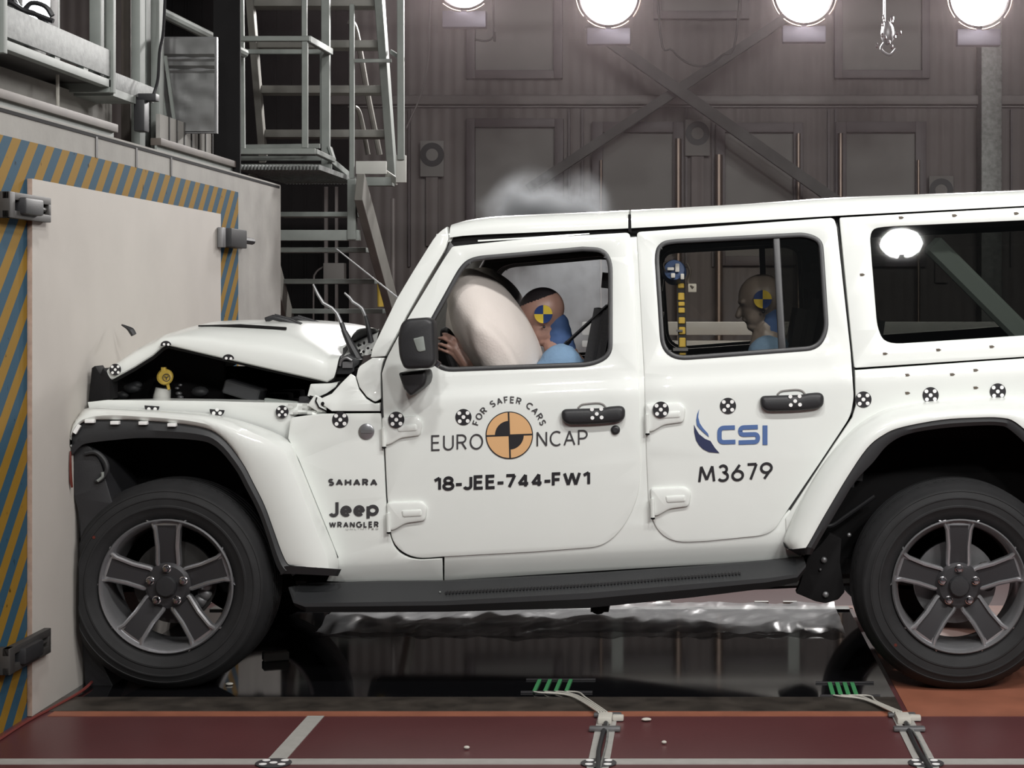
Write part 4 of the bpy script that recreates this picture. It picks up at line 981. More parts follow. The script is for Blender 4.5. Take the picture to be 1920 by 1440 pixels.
# cowl behind the hood
bm = BM(); rr = random.Random(4); rows = []
for i in range(12):
    x = 640+5.5*i
    rows.append([at(x+1.5*j, 676-1.2*i-6.5*j+3.0*noise.noise((i*.8, j*.8, 9)), 0.36+0.17*j) for j in range(8)])
loft(bm, rows); obj('cowl_top', bm, 'white_paint', car, 20)
bm = BM(); rr = random.Random(8)
for k in range(9): ball(bm, at(rr.uniform(672, 700), rr.uniform(640, 668), 0.45), (rr.uniform(.004, .009), .006, rr.uniform(.004, .008)), 1)
obj('debris', bm, 'dark_trim', car)
bm = sheet(fillet([(628, 700), (634, 676), (645, 668), (652, 664), (668, 673), (676, 674), (672, 684), (664, 690), (664, 697), (655, 702), (630, 702)], 2), 0.235, 0.06, (), 2)
obj('wiper_motor', bm, 'grey_plastic', car); 
bm = BM(); tube(bm, bez([at(637, 686, .222), at(640, 676, .22), at(650, 671, .22), at(660, 676, .22)]), 0.006, 8); box(bm, at(642, 690, .225), at(662, 678, .235)); obj('wiper_linkage', bm, 'dull_steel', car)
for (pts, Y0, rs, nm) in (([(673, 676), (658, 648), (645, 620), (640, 605)], .30, [.02, .016, .011, .009], 'a'), ([(698, 655), (694, 632), (690, 612), (685, 592)], .95, [.014, .012, .010, .007], 'b')):
    bm = BM(); tube(bm, [at(x, y, Y0) for x, y in pts], rs, 8); wo = obj('wiper_arm', bm, 'black_plastic', car)
    p2 = [(640, 606), (632, 588), (622, 577), (606, 568), (596, 552), (587, 533)] if nm == 'a' else [(685, 592), (679, 578), (672, 572), (662, 566), (655, 557), (646, 549)]
    bm = BM(); tube(bm, [at(x, y, Y0) for x, y in p2], [.008, .007, .006, .007, .006, .004], 8); obj('wiper_blade', bm, 'dull_steel', wo)
bm = BM(); tube(bm, [at(748, 560, 1.62), at(630, 466, 1.62)], [0.0045, 0.003], 6); ball(bm, at(630, 466, 1.62), 0.006, 1); obj('antenna', bm, 'dull_steel', car)

# engine bay
bm = BM(); a = at(160, 757, .33); b = at(600, 640, .33)
loft(bm, [[Vector((a.x+0.02, .55, .7)), Vector((a.x+0.02, 1.66, .7))], [Vector((b.x, .55, .7)), Vector((b.x, 1.66, .7))]]); 
box(bm, (b.x+0.02, .30, .55), (b.x+0.06, 1.6, 1.20)); box(bm, (a.x, 1.5, .6), (b.x, 1.54, 1.19)); slab(bm, (a.x+.02, .95, 1.0), (b.x, .95, 1.02), 1.1, .02)
obj('engine_bay', bm, 'dark_trim', car)
obj('bay_shade_sheet', sheet([(186, 765), (192, 722), (215, 712), (255, 690), (300, 655), (330, 655), (420, 680), (420, 765)], .52, .03, (), 0), 'dark_trim', car)  # black sheet added so the open engine bay looks dark
rr = random.Random(2)
for k in range(16):
    p = at(rr.uniform(200, 560), rr.uniform(735, 765), rr.uniform(.5, 1.2)); bm = BM(); box(bm, p-Vector((.05, .05, .12)), p+Vector((.05, .06, rr.uniform(0, .03))), 0.012)
    obj('engine_block', bm, 'dark_trim', car)
for (x, y, r_) in ((248, 728, .03), (256, 722, .02), (300, 744, .022), (335, 738, .012), (332, 728, .008), (338, 722, .007), (230, 741, .022), (338, 745, .012), (375, 735, .03)): bm = BM(); ball(bm, at(x, y, .42), (r_*1.2, r_, r_*.8), 2); obj('engine_fitting', bm, 'dull_steel' if r_ < .015 else 'grey_plastic', car)
t1 = obj('reservoir_cap', lathe(BM(), [(0, .018), (.022, .018), (.031, .012), (.033, 0), (.0, 0)], at(310, 707, .36), (-.1, -1, .25), 32), 'yellow_plastic', car, label='yellow filler cap')
bm = BM(); box(bm, at(303, 696, .36)+Vector((0, -.012, 0)), at(313, 688, .37)+Vector((0, 0, 0)), .003); beam(bm, at(313, 715, .36), at(317, 731, .365), .012, .012, .003); obj('cap_strap', bm, 'yellow_plastic', t1)
bm = BM(); 
p = at(312, 708, .336); tube(bm, [p+Vector((math.cos(2*PI*k/20)*.0145, 0, math.sin(2*PI*k/20)*.0145)) for k in range(21)], .0018, 6)
for a0 in (.5, 2.6, 4.7): tube(bm, [p, p+Vector((math.cos(a0)*.009, 0, math.sin(a0)*.009))], .0022, 6)
obj('cap_symbol', bm, 'wood_dark', t1)
bm = BM(); lathe(bm, [(0, .03), (.03, .03), (.034, 0), (.034, -.06), (0, -.06)], at(304, 742, .38), (.15, 0, 1), 24); obj('reservoir_neck', bm, 'pale_paint', car)
bm = BM(); p = at(427, 722, .36); q = at(492, 742, .36); beam(bm, p, q, .14, .055, .006); obj('fuse_box', bm, 'grey_plastic', car)
bm = BM(); beam(bm, at(497, 750, .25), at(560, 757, .24), .03, .016, .003); obj('washer_rail', bm, 'pale_steel', car)
bm = BM(); tube(bm, bez([at(500, 757, .23), at(530, 760, .23), at(556, 763, .22), at(582, 752, .22), at(600, 746, .2)]), .008, 8); box(bm, at(560, 764, .22), at(586, 742, .27), .006); obj('wiring_loom', bm, 'black_plastic', car)
bm = sheet(fillet([(166, 752), (172, 690), (178, 686), (188, 703), (193, 690), (206, 712), (206, 748), (190, 752)], 1), .19, .1, (), 1); obj('headlamp_remains', bm, 'dark_trim', car, label='broken black front trim standing up at the board')
# wheel wells, underbody
for nm, pts in (('wheel_well', [(170, 840), (180, 800), (380, 806), (470, 900), (545, 1080), (560, 1110), (150, 1110)]), ('wheel_well', [(1510, 1040), (1560, 925), (1640, 830), (1760, 795), (1890, 795), (1960, 850), (2060, 1010), (2060, 1060), (1500, 1060)])):
    cpart(nm, pts, lambda x, y: .42, .02, mats=('dark_trim',), bev=0, cuts=())
bm = BM(); a = at(560, 0, .2); b = at(2330, 0, .2); slab(bm, (a.x, YC, .40), (b.x, YC, .46), 1.2, .06); slab(bm, (at(620, 0, .2).x, YC, .46), (at(1500, 0, .2).x, YC, .53), 1.52, .03); obj('floor_pan', bm, 'dark_trim', car)
for px in (313, 1798):
    x = at(px, 0, .15).x; bm = BM(); tube(bm, [(x, .2, .40), (x, 2*YC-.2, .40)], .045, 12); ball(bm, (x, .8, .40), (.13, .13, .14), 3); obj('axle', bm, 'dark_steel', car)
bm = BM(); tube(bm, [(-1.6, .55, .33), (-.9, .55, .30), (-.3, .6, .31), (.8, .6, .36)], .035, 10); obj('exhaust_pipe', bm, 'dull_steel', car)
bm = BM(); a = at(1122, 1147, .2); ball(bm, a+Vector((0, 0, .012)), (.03, .04, .022), 2); box(bm, (a.x-.03, .19, a.z+.0), (a.x+.04, .5, a.z+.06)); obj('jacking_bracket', bm, 'dark_trim', car)
# suspension bracket in front of the rear wheel
bk = cpart('frame_bracket', fillet([(1514, 1046), (1540, 1020), (1556, 1000), (1578, 1010), (1575, 1055), (1584, 1110), (1572, 1124), (1548, 1131), (1530, 1128), (1492, 1112), (1500, 1095)], 3), lambda x, y: .20, .05, mats=('dark_trim',), cuts=())
for x, y, r_ in ((1545, 1050, .013), (1548, 1115, .013), (1592, 1003, .009), (1538, 1068, .006)):
    bm = BM(); ball(bm, at(x, y, .195), (r_, .008, r_), 2); obj('bolt', bm, 'dull_steel', bk)
bm = BM(); tube(bm, bez([at(1536, 985, .3), at(1560, 985, .3), at(1590, 965, .3), at(1640, 930, .3)]), .01, 8); obj('brake_line', bm, 'black_plastic', car)
# bumper remains pressed between wheel and board
bm = sheet(fillet([(128, 840), (150, 826), (172, 840), (190, 870), (200, 905), (212, 945), (180, 975), (150, 1060), (146, 960), (138, 930), (131, 880)], 4), .05, .5, (), 3); obj('bumper_remains', bm, 'black_plastic', car, label='crushed black bumper at the board')
bm = BM(); tube(bm, bez([at(160, 850, .04), at(180, 848, .035), at(196, 862, .035), at(201, 880, .035), at(192, 897, .04), at(180, 902, .045)]), .009, 8); obj('bumper_hose', bm, 'grey_plastic', car)
bm = BM(); tube(bm, bez([at(192, 885, .03), at(192, 894, .03), at(183, 902, .03)]), .006, 8); obj('torn_hose_end', bm, 'pale_steel', car)
obj('torn_hose_end', tube(BM(), [at(163, 852, .07), at(172, 853, .07)], .006, 8), 'pale_steel', car); obj('torn_hose_end', tube(BM(), [at(207, 931, .08), at(213, 946, .08)], .005, 6), 'pale_steel', car)
bm = BM(); tube(bm, bez([at(131.5, 846, -.001), at(131, 870, -.003), at(132, 895, -.003), at(135, 914, 0)]), [.004, .007, .007, .004], 8); obj('side_reflector', bm, 'red_lens', car, label='red side marker lens')
bm = sheet([(147, 1060), (165, 1000), (185, 960), (215, 950), (190, 1010), (170, 1090), (190, 1240), (215, 1292), (160, 1292), (152, 1200)], .14, .25, (), 2); obj('wheel_liner', bm, 'black_plastic', car)

# side step
SS = [(541, 1098, 1101, 1105), (550, 1096, 1126, 1136), (572, 1096, 1131, 1148), (700, 1092, 1129, 1148), (830, 1091, 1127, 1147), (1100, 1077, 1112, 1140), (1300, 1064, 1095, 1120), (1440, 1053, 1084, 1103), (1495, 1047, 1076, 1092), (1511, 1046, 1058, 1070)]
rows = []
for x, b_, r_, l_ in SS:
    rows.append([at(x, b_-3, .17), at(x, b_, .12), at(x, b_+(r_-b_)*.85, .015), at(x, r_, -.004), at(x, r_+(l_-r_)*.4, -.004), at(x, l_, .02), at(x, l_, .16)])
    X = rows[-1][3].x; rows[-1] = [Vector((X, p.y, p.z)) for p in rows[-1]]
bm = BM(); vs = loft(bm, rows); bm.faces.new(vs[0]); bm.faces.new(vs[-1][::-1])
step = obj('side_step', bm, 'grey_plastic', car, 20, 'long black plastic step below the doors'); nears.append(step)
bm = BM()
for k in range(88):
    x = 838+k*6.3; y = interp([(830, 1110), (1100, 1095), (1300, 1079), (1440, 1069)], x)
    p = at(x, y, .06); box(bm, p-Vector((.0035, .028, .004)), p+Vector((.0035, .028, .004)))
obj('tread_ribs', bm, 'black_plastic', step)
for x, y in ((825, 1110), (1088, 1099)):
    bm = BM(); ball(bm, at(x, y, .05), (.005, .005, .004), 1); obj('rivet', bm, 'pale_steel', step)

# ---- wheels
def wheel(px, front):
    hx = at(px, 1103.5, .05); R = .402; rimr = .257; y0 = .035
    cz = .402; c = Vector((hx.x, 0, cz))
    prof = [(rimr*.99, y0+.02), (rimr*1.03, y0+.004), (rimr*1.10, y0-.004), (.30, y0-.012), (.303, y0-.0145), (.309, y0-.0145), (.312, y0-.012), (.335, y0-.0125), (.337, y0-.015), (.341, y0-.015), (.344, y0-.012), (.362, y0-.006), (.364, y0-.008), (.368, y0-.006), (.374, y0+.003), (.386, y0+.02), (.397, y0+.035), (R, y0+.055)]
    for k in range(4):
        yg = y0+.075+k*.035; prof += [(R, yg-.004), (R-.008, yg-.002), (R-.008, yg+.004), (R, yg+.006)]
    prof += [(R, y0+.2), (.392, y0+.232), (.36, y0+.258), (rimr, y0+.24)]
    prof = [(r, h) for r, h in prof]
    bm = BM(); lathe(bm, prof, c, (0, 1, 0), 96)
    lim = at(152, 1100, .05).x
    for v in bm.verts:
        if v.co.z < 0.003: v.co.z = 0.003+0.0*(v.co.z)
        if front and v.co.x < lim: v.co.x = lim
    ty = obj('tire', bm, 'tyre_rubber', car, 35); nears.append(ty)
    # shoulder tread blocks
    bm = BM()
    for k in range(72):
        a = 2*PI*k/72
        if R*math.sin(a)+cz < .03: continue
        if front and c.x+R*math.cos(a) < lim+.02: continue
        er = Vector((math.cos(a), 0, math.sin(a))); et = Vector((-math.sin(a), 0, math.cos(a)))
        p = c+er*(R-.006)+Vector((0, y0+.05, 0)); q = c+er*(R-.022)+Vector((0, y0+.018, 0))
        vs = [bm.verts.new(x_) for x_ in (p-et*.011+er*.006, p+et*.011+er*.006, q+et*.011+er*.004, q-et*.011+er*.004, p-et*.011-er*.01, p+et*.011-er*.01, q+et*.011-er*.01, q-et*.011-er*.01)]
        for f in ((0, 1, 2, 3), (0, 4, 5, 1), (1, 5, 6, 2), (2, 6, 7, 3), (3, 7, 4, 0)): bm.faces.new([vs[i] for i in f])
    obj('shoulder_blocks', bm, 'tyre_rubber', ty)
    bm = BM(); ao = 145 if front else 225
    bm = BM(); rr_ = .33; a = math.radians(145 if front else 222); lathe(bm, [(0, .002), (.006, .002), (.006, 0)], c+Vector((math.cos(a)*rr_, y0-.012, math.sin(a)*rr_)), (0, -1, 0), 12); obj('red_dot', bm, 'red_lens', ty)
    # rim
    bm = BM(); lathe(bm, [(rimr, y0+.012), (rimr*1.005, y0-.002), (rimr*.985, y0-.008), (rimr*.955, y0+.002), (rimr*.90, y0+.03), (rimr*.885, y0+.10), (rimr*.87, y0+.18), (rimr*.95, y0+.2)], c, (0, 1, 0), 72)
    rim = obj('rim', bm, 'rim_silver', car, 40); nears.append(rim)
    yo = y0
    def spoke_poly(a, ri, ro, wi, wo):
        er = Vector((math.cos(a), 0, math.sin(a))); et = Vector((-math.sin(a), 0, math.cos(a)))
        return er, et
    for k in range(5):
        a = PI/2+2*PI*k/5; er = Vector((math.cos(a), 0, math.sin(a))); et = Vector((-math.sin(a), 0, math.cos(a)))
        bm = BM()
        def P(r, t, h): return c+er*r+et*t+Vector((0, yo+h, 0))
        secs = []
        for r, wd, h in ((.045, .035, .03), (.085, .048, .022), (.15, .046, .012), (.215, .052, .004), (.238, .062, .002), (.252, .085, .006)):
            secs.append([P(r, -wd, h+.035), P(r, -wd, h+.006), P(r, -wd+.006, h), P(r, -wd+.013, h), P(r, -wd+.017, h+.010), P(r, wd-.017, h+.010), P(r, wd-.013, h), P(r, wd-.006, h), P(r, wd, h+.006), P(r, wd, h+.035)])
        loft(bm, secs); obj('spoke', bm, 'rim_silver', rim)
        bm = BM(); secs = []
        for r, wd, h in ((.05, .018, .03), (.085, .031, .022), (.15, .029, .012), (.215, .035, .004), (.232, .036, .003), (.236, .030, .006)):
            secs.append([P(r, -wd, h+.0095), P(r, wd, h+.0095)])
        loft(bm, secs); obj('spoke_insert', bm, 'rim_pocket', rim, label='dark painted spoke inset')
    bm = BM(); lathe(bm, [(.0, y0+.045), (.085, y0+.045), (.088, y0+.028), (.075, y0+.016), (.05, y0+.014), (0, y0+.014)], c, (0, 1, 0), 40); obj('hub', bm, 'rim_pocket', rim)
    bm = BM(); lathe(bm, [(.040, y0+.02), (.040, y0+.0), (.035, y0-.008), (0, y0-.010)], c, (0, 1, 0), 32); obj('hub_cap', bm, 'black_plastic', rim)
    for k in range(5):
        a = PI/2+2*PI*k/5; p = c+Vector((math.cos(a)*.0665, y0+.002, math.sin(a)*.0665))
        bm = BM(); lathe(bm, [(.0135, .012), (.0135, -.004), (.010, -.011), (0, -.013)], p, (0, 1, 0), 6); lathe(bm, [(.0165, .014), (.0165, .010), (.013, .008)], p, (0, 1, 0), 16); obj('lug_nut', bm, 'chrome', rim)
    bm = BM(); lathe(bm, [(0, y0+.12), (.16, y0+.12), (.16, y0+.14), (0, y0+.14)], c, (0, 1, 0), 40); obj('brake_disc', bm, 'dark_steel' if front else 'dull_steel', rim)
    bm = BM(); a = -.35 if front else .2
    for r_, aa in ((.125, a-.25), (.13, a), (.125, a+.25)): ball(bm, c+Vector((math.cos(aa)*r_, y0+.10, math.sin(aa)*r_)), (.03, .02, .028), 2)
    obj('brake_caliper', bm, 'dull_steel' if front else 'dark_steel', rim)
    return ty
wheel(313, True); wheel(1798, False)

# ---- mirror
mr = bpy.data.objects.new('mirror', None)
bm = sheet(fillet([(762, 598, 10), (800, 595, 8), (812, 602, 6), (816, 680, 8), (806, 691, 6), (757, 692, 8), (748, 670, 10), (745, 632, 14), (751, 607, 8)]), -.10, .10, (), 7); 
mr = obj('mirror', bm, 'black_plastic', doorF, 45, 'black door mirror')
bm = sheet(fillet([(775, 636, 4), (793, 631, 4), (797, 659, 4), (782, 660, 5)]), .002, .004, (), 1); obj('mirror_patch', bm, 'pale_steel', mr) if False else bm.free()
bm = sheet(fillet([(746, 699, 5), (797, 694, 5), (801, 706, 6), (797, 722, 6), (769, 744, 6), (756, 728, 5)], 2), -.04, .16, (), 6); obj('mirror_foot', bm, 'black_plastic', doorF, 45)
bm = sheet(fillet([(774, 635, 3), (794, 630, 3), (798, 658, 3), (783, 661, 6)]), -.1035, .006, (), 1.5); obj('mirror_sheen', bm, 'pale_steel', doorF, 45, 'pale painted gloss reflection on the mirror housing')  # pale patch stands in for a reflection on the glossy housing
bm = BM(); beam(bm, at(815, 686, -.03), at(822, 676, -.03), .01, .03, .003); obj('mirror_glass', bm, 'chrome', doorF)

# ---- hinges, handles, lock
def hinge(par, dx, dy):
    base = [(724, 942), (792, 940), (801, 952), (797, 977), (760, 982), (738, 995), (726, 995)]
    P = [(x+dx, y+dy) for x, y in base]
    bm = sheet(fillet([(x, y, 7) for x, y in P]), lambda x, y: YB(x, y)-.016, .018, (), 5)
    pl = [(x+dx, y+dy) for x, y in ((752, 957), (790, 955), (791, 968), (755, 970))]
    sheet(fillet([(x, y, 4) for x, y in pl]), lambda x, y: YB(x, y)-.021, .008, (), 3, bm=bm)
    o = obj('hinge', bm, 'white_paint', par, 30, 'white bolted hinge'); nears.append(o)
    bm = BM(); tube(bm, [at(728+dx, 962+dy, .105), at(729+dx, 997+dy, .108)], .008, 8); obj('hinge_pin', bm, 'white_paint', par)
    bm = BM(); ball(bm, at(729+dx, 999+dy, .107), (.009, .008, .005), 2); obj('hinge_bolt', bm, 'dark_trim', par)
hinge(doorF, 0, 0); hinge(doorF, -9, -160); hinge(doorR, 495, -27); hinge(doorR, 485, -185)
def handle(par, dx, dy):
    Pn = [(1052, 768, 10), (1085, 767, 4), (1130, 766, 6), (1142, 763, 4), (1165, 761, 10), (1172, 768, 6), (1171, 786, 8), (1160, 792, 8), (1120, 796, 20), (1064, 797, 12), (1053, 788, 8)]
    bm = sheet(fillet([(x+dx, y+dy, r) for x, y, r in Pn]), lambda x, y: YB(x, y)-.034, .03, (), 7)
    o = obj('door_handle', bm, 'black_plastic', par, 45, 'black grip handle'); nears.append(o)
    bm = BM(); tube(bm, bez([at(x+dx, y+dy, .123) for x, y in ((1084, 765), (1091, 759), (1104, 757), (1120, 756), (1130, 758), (1136, 764))]), .004, 8); obj('handle_recess', bm, 'panel_grey', par)
    bm = BM(); p = [at(x+dx, y+dy, .125) for x, y in ((1060, 770), (1160, 768))]; box(bm, (p[0].x, .11, p[1].z-.03), (p[1].x, .128, p[1].z), .01); obj('handle_base', bm, 'dark_trim', par)
handle(doorF, 0, 0); handle(doorR, 373.5, -25)
bm = BM(); lathe(bm, [(.0, -.012), (.009, -.012), (.016, -.008), (.018, 0)], at(1154, 806, .122), (0, 1, 0), 24); obj('door_lock', bm, 'black_plastic', doorF)
# ---- stickers with five white dots
def sticker(px, py, par, r=15.2, half=0, Yf=None, tilt=0.12, dots=True):
    Yf = Yf or YB; bm = BM(); K = .002
    if half == 1: P = [(px-r, py-2)]+[(px+r*math.cos(a), py+r*.9*math.sin(a)) for a in [PI-PI*k/16 for k in range(17)]]
    elif half == -1: P = [(px-r, py+5)]+[(px-r*math.cos(PI*k/16), py+3-r*.8*math.sin(PI*k/16)) for k in range(17)]
    else: P = ngon(px, py, r, 32)
    flat(bm, P, Yf, .003, 0)
    ds = ((0, 0), (-.52, -.48), (.5, -.5), (-.46, .52), (.52, .48))
    if half == 1: ds = ((-.45, .4), (.4, .4), (0, -.05)) if dots else ((-.42, .35), (.42, .35))
    if half == -1: ds = ((-.35, .15), (.45, .2))
    for u, v in ds: flat(bm, ngon(px+u*r, py+v*r, r*.24, 12), Yf, .0038, 1)
    o = obj('target_sticker', bm, ['decal_black', 'decal_white'], par, 0, 'round black sticker with white dots')
    return o
sticker(743, 787, doorF, Yf=lambda x, y: YB(x, y)-.022); sticker(869, 782, doorF); sticker(1365, 761, doorR); sticker(1239, 768, doorR, Yf=lambda x, y: YB(x, y)-.022)
sticker(638, 787, cowl); sticker(1619, 749, quarter); sticker(1745, 741, quarter); sticker(1871, 734, quarter)
fen = [o for o in bpy.data.objects if o.name.startswith('front_fender')][0]
sticker(285, 762, fen, 14, 1, lambda x, y: .16-.02, dots=False); sticker(407, 769, fen, 14, 1, lambda x, y: .14); sticker(529, 772, fen, 12, 0, lambda x, y: .15)
YH = lambda x, y: .20
sticker(216, 693, hood, 11, 0, lambda x, y: .196); sticker(311, 644, hood, 10, -1, lambda x, y: .19); sticker(428, 670, hood, 11, -1, lambda x, y: .196)
for px, py, par in ((1119, 776, doorF), (1491, 752, doorR)):
    bm = BM(); r = 15
    for u, v in ((0, 0), (-.6, -.55), (.55, -.6), (-.55, .5), (.6, .45)): flat(bm, ngon(px+u*r, py+v*r, 3.6, 12), lambda x, y: YB(x, y)-.035, .002, 0)
    obj('handle_dots', bm, 'decal_white', par, 0)
# emblem badge and lettering
bm = BM(); lathe(bm, [(0, -.006), (.022, -.006), (.030, -.003), (.031, 0)], at(687, 809, .121), (0, 1, 0), 32); bd = obj('round_badge', bm, 'rim_silver', cowl, 30, 'round silver badge')
bm = BM(); box(bm, at(677, 812, .113), at(697, 806, .116)); obj('badge_relief', bm, 'dull_steel', bd)
YT = lambda x, y: YB(x, y)
def letters(nm, par, mats, *calls):
    bm = BM()
    for a, k in calls: text(bm, *a, **k)
    return obj(nm, bm, mats, par, 0)
letters('badge_lettering', cowl, 'decal_grey', (('SAHARA', 615, 911, 708, 911, 13.5, YT), dict(t=.26, gap=.18)), (('Jeep', 617, 970, 710, 967, 31, YT), dict(t=.20, gap=.10)), (('WRANGLER', 617, 990, 710, 989, 11.5, YT), dict(t=.22, gap=.2)))
letters('badge_lettering', cowl, 'panel_grey', (('UNLIMITED', 648, 994, 710, 993, 3.0, YT), dict(t=.2, gap=.3)))
letters('test_lettering', doorF, 'decal_black', (('18-JEE-744-FW1', 812, 921, 1107, 910, 27, YT), dict(t=.205, gap=.05)))
letters('emblem_lettering', doorF, 'decal_grey', (('EURO', 808.5, 845.5, 906, 842.5, 29.5, YT), dict(t=.105, gap=.17)))
letters('emblem_lettering', doorF, 'decal_grey', (('NCAP', 1006, 838, 1102, 834.5, 29, YT), dict(t=.105, gap=.17)))
letters('arc_lettering', doorF, 'decal_grey', (('FOR SAFER CARS', 0, 0, 0, 0, 12.5, YT), dict(t=.16, gap=.26, arcs=(955, 816, 60.5, math.radians(163), math.radians(17)))))
bm = BM(); cx, cy = 955, 816
flat(bm, ngon(cx, cy, 44.5, 64), YT, .003, 1); flat(bm, ngon(cx, cy, 42.6, 64), YT, .0037, 0)
def sector(r, a0, a1): return [(cx, cy)]+[(cx+r*math.cos(a0+(a1-a0)*k/16), cy+r*math.sin(a0+(a1-a0)*k/16)) for k in range(17)]
sk = math.radians(-2)
flat(bm, sector(27, PI+sk, 1.5*PI+sk), YT, .0044, 1); flat(bm, sector(27, sk, PI/2+sk), YT, .0044, 1)
for a in (sk, PI/2+sk):
    c, s = math.cos(a), math.sin(a); L, w_ = 43, 1.5
    flat(bm, [(cx-L*c-w_*s, cy-L*s+w_*c), (cx+L*c-w_*s, cy+L*s+w_*c), (cx+L*c+w_*s, cy+L*s-w_*c), (cx-L*c+w_*s, cy-L*s-w_*c)], YT, .0048, 1)
obj('round_emblem', bm, ['decal_orange', 'decal_black'], doorF, 0, 'round orange emblem with black quarter circles')
def stroke(bm, pts, wd, mi=0):
    L = []; R_ = []; P = [Vector(p) for p in pts]
    for i, p in enumerate(P):
        d = (P[min(i+1, len(P)-1)]-P[max(i-1, 0)]).normalized(); n = Vector((-d.y, d.x)); L.append(p+n*wd/2); R_.append(p-n*wd/2)
    for i in range(len(P)-1):
        b = bmesh.new(); vs = [b.verts.new(at(q.x, q.y, YB(q.x, q.y)-.003)) for q in (L[i], L[i+1], R_[i+1], R_[i])]; b.faces.new(vs).material_index = mi
        me = bpy.data.meshes.new('t'); b.to_mesh(me); b.free(); bm.from_mesh(me); bpy.data.meshes.remove(me)
bm = BM(); sl = -.033; w5 = 8.2
def rnd(pts, r): 
    q = []
    for i, p in enumerate(pts):
        p = Vector(p)
        if 0 < i < len(pts)-1:
            a = (Vector(pts[i-1])-p).normalized()*r+p; b = (Vector(pts[i+1])-p).normalized()*r+p
            q += [a*(1-t)**2+p*2*t*(1-t)+b*t*t for t in (0, .2, .4, .6, .8, 1)]
        else: q.append(p)
    return [(p.x, p.y+sl*(p.x-1344)) for p in q]
stroke(bm, rnd([(1378, 802.5), (1349, 802.5), (1349, 829.5), (1379, 829.5)], 9), w5)
stroke(bm, rnd([(1421, 803), (1388, 803), (1388, 816.5), (1421, 816.5), (1421, 831), (1385, 831)], 7), w5)
stroke(bm, [(1434.5, 797.5), (1434.5, 834)], w5+1)
q5 = lambda L: [(1200+x/5.333, 720+y/5.333) for x, y in L]
flat(bm, q5([(593, 250), (572, 300), (562, 360), (568, 410), (590, 440), (630, 480), (690, 530), (680, 495), (630, 440), (597, 390), (582, 330), (587, 280)]), YT, .003, 0)
flat(bm, q5([(540, 405), (542, 480), (560, 560), (590, 610), (630, 650), (690, 680), (795, 690), (750, 640), (705, 570), (650, 548), (590, 500), (555, 440)]), YT, .003, 1)
obj('blue_lettering', bm, ['decal_blue', 'decal_navy'], doorR, 0, 'blue letters with a swoosh')
letters('number_lettering', doorR, 'decal_black', (('M3679', 1309, 906, 1449, 899, 33, YT), dict(t=.145, gap=.13)))
# tiny brass marks on the hardtop and quarter
for par, L in ((hardtop, ((1690, 408), (1790, 404), (1906, 400), (1617, 515), (1660, 663), (1760, 656), (1860, 650))), (quarter, ((1702, 703), (1702, 737), (1830, 694), (1830, 727), (1786, 702)))):
    for x, y in L:
        bm = BM(); flat(bm, [(x-5, y-2), (x+1, y-2.5), (x+5, y), (x+1, y+2.5), (x-4, y+2.5)], YT, .002, 0); obj('brass_mark', bm, 'wood_dark', par, 0)

# ---- interior
def seat(yc, px, nm='seat'):
    """front edge of the backrest passes px at y=680"""
    t = None
    bm = BM(); a = at(px+18, 790, yc); b = at(px+62, 560, yc); slab(bm, a, b, .5, .13, .05); back = obj('seat_backrest', bm, 'seat_cloth', car, 45)
    bm = BM(); a = at(px+60, 560, yc); b = at(px+66, 495, yc); slab(bm, a, b, .26, .10, .04); obj('headrest', bm, 'seat_cloth', back, 45)
    bm = BM(); a = at(px-190, 830, yc); b = at(px+10, 850, yc); slab(bm, a, b, .52, .16, .05); obj('seat_cushion', bm, 'seat_cloth', back, 45)
seat(.56, 1090); seat(1.34, 1160)
seat(.60, 1462)
bm = BM(); slab(bm, at(640, 740, YC), at(800, 715, YC), 1.45, .2, .05); obj('dashboard', bm, 'dark_trim', car, 45)
sw = BM(); cst = at(868, 700, .56); ax = (Vector((1, 0, .42))).normalized(); A, B = frame_for(ax)
tube(sw, [cst+(A*math.cos(2*PI*k/32)+B*math.sin(2*PI*k/32))*.19 for k in range(33)], .016, 8); tube(sw, [cst, cst-ax*.4], .03, 10); tube(sw, [cst-A*.19, cst+A*.19], .014, 8)
obj('steering_wheel', sw, 'dark_trim', car)
def airbag(c, ax_px, rl, rt, ry, mt, nm, lab):
    d = Vector((ax_px[0], 0, -ax_px[1])).normalized(); n = Vector((d.z, 0, -d.x))
    bm = BM(); q = bmesh.ops.create_icosphere(bm, subdivisions=5, radius=1)
    for v in q['verts']:
        p = v.co.copy(); s = 1+.03*noise.noise(p*2.2)
        u, t_, y = p.x*rl, p.z*rt, p.y*ry
        e = max(0, p.dot(Vector((.75, -.55, -.35)))-.45); wr = .006*math.sin(p.x*34+p.z*9)*max(0, min(1, (p.z-.15)*2))*max(0, min(1, (p.x-.0)*3))*max(0, 1-abs(p.y+.5)*1.1) if mt == 'airbag_cloth' else 0
        if mt == 'airbag_cloth' and nm == 'airbag' and c.y < .8:
            e2 = Vector((p.x-.25, p.y+.75, (p.z-.1)*1.2)).length; s += .10*max(0, min(1, (.62-e2)/.16)) if e2 < .62 else 0
        v.co = c+(d*u+n*t_+Vector((0, y, 0)))*s+n*wr
    return obj(nm, bm, mt, car, 60, lab)
airbag(at(930, 628, .50), (88, 150), .30, .145, .30, 'airbag_cloth', 'airbag', 'inflated cream driver airbag')
airbag(at(925, 640, 1.30), (40, 150), .34, .20, .24, 'airbag_cloth', 'airbag', 'passenger airbag bulging behind the driver airbag')
bm = BM(); tube(bm, bez([at(858, 535, .5), at(850, 570, .47), at(852, 620, .47)]), .006, 6); ball(bm, at(850, 608, .42), (.006, .006, .014), 2); ball(bm, at(855, 538, .45), (.008, .006, .008), 1); obj('airbag_tether', bm, 'airbag_cloth', car)
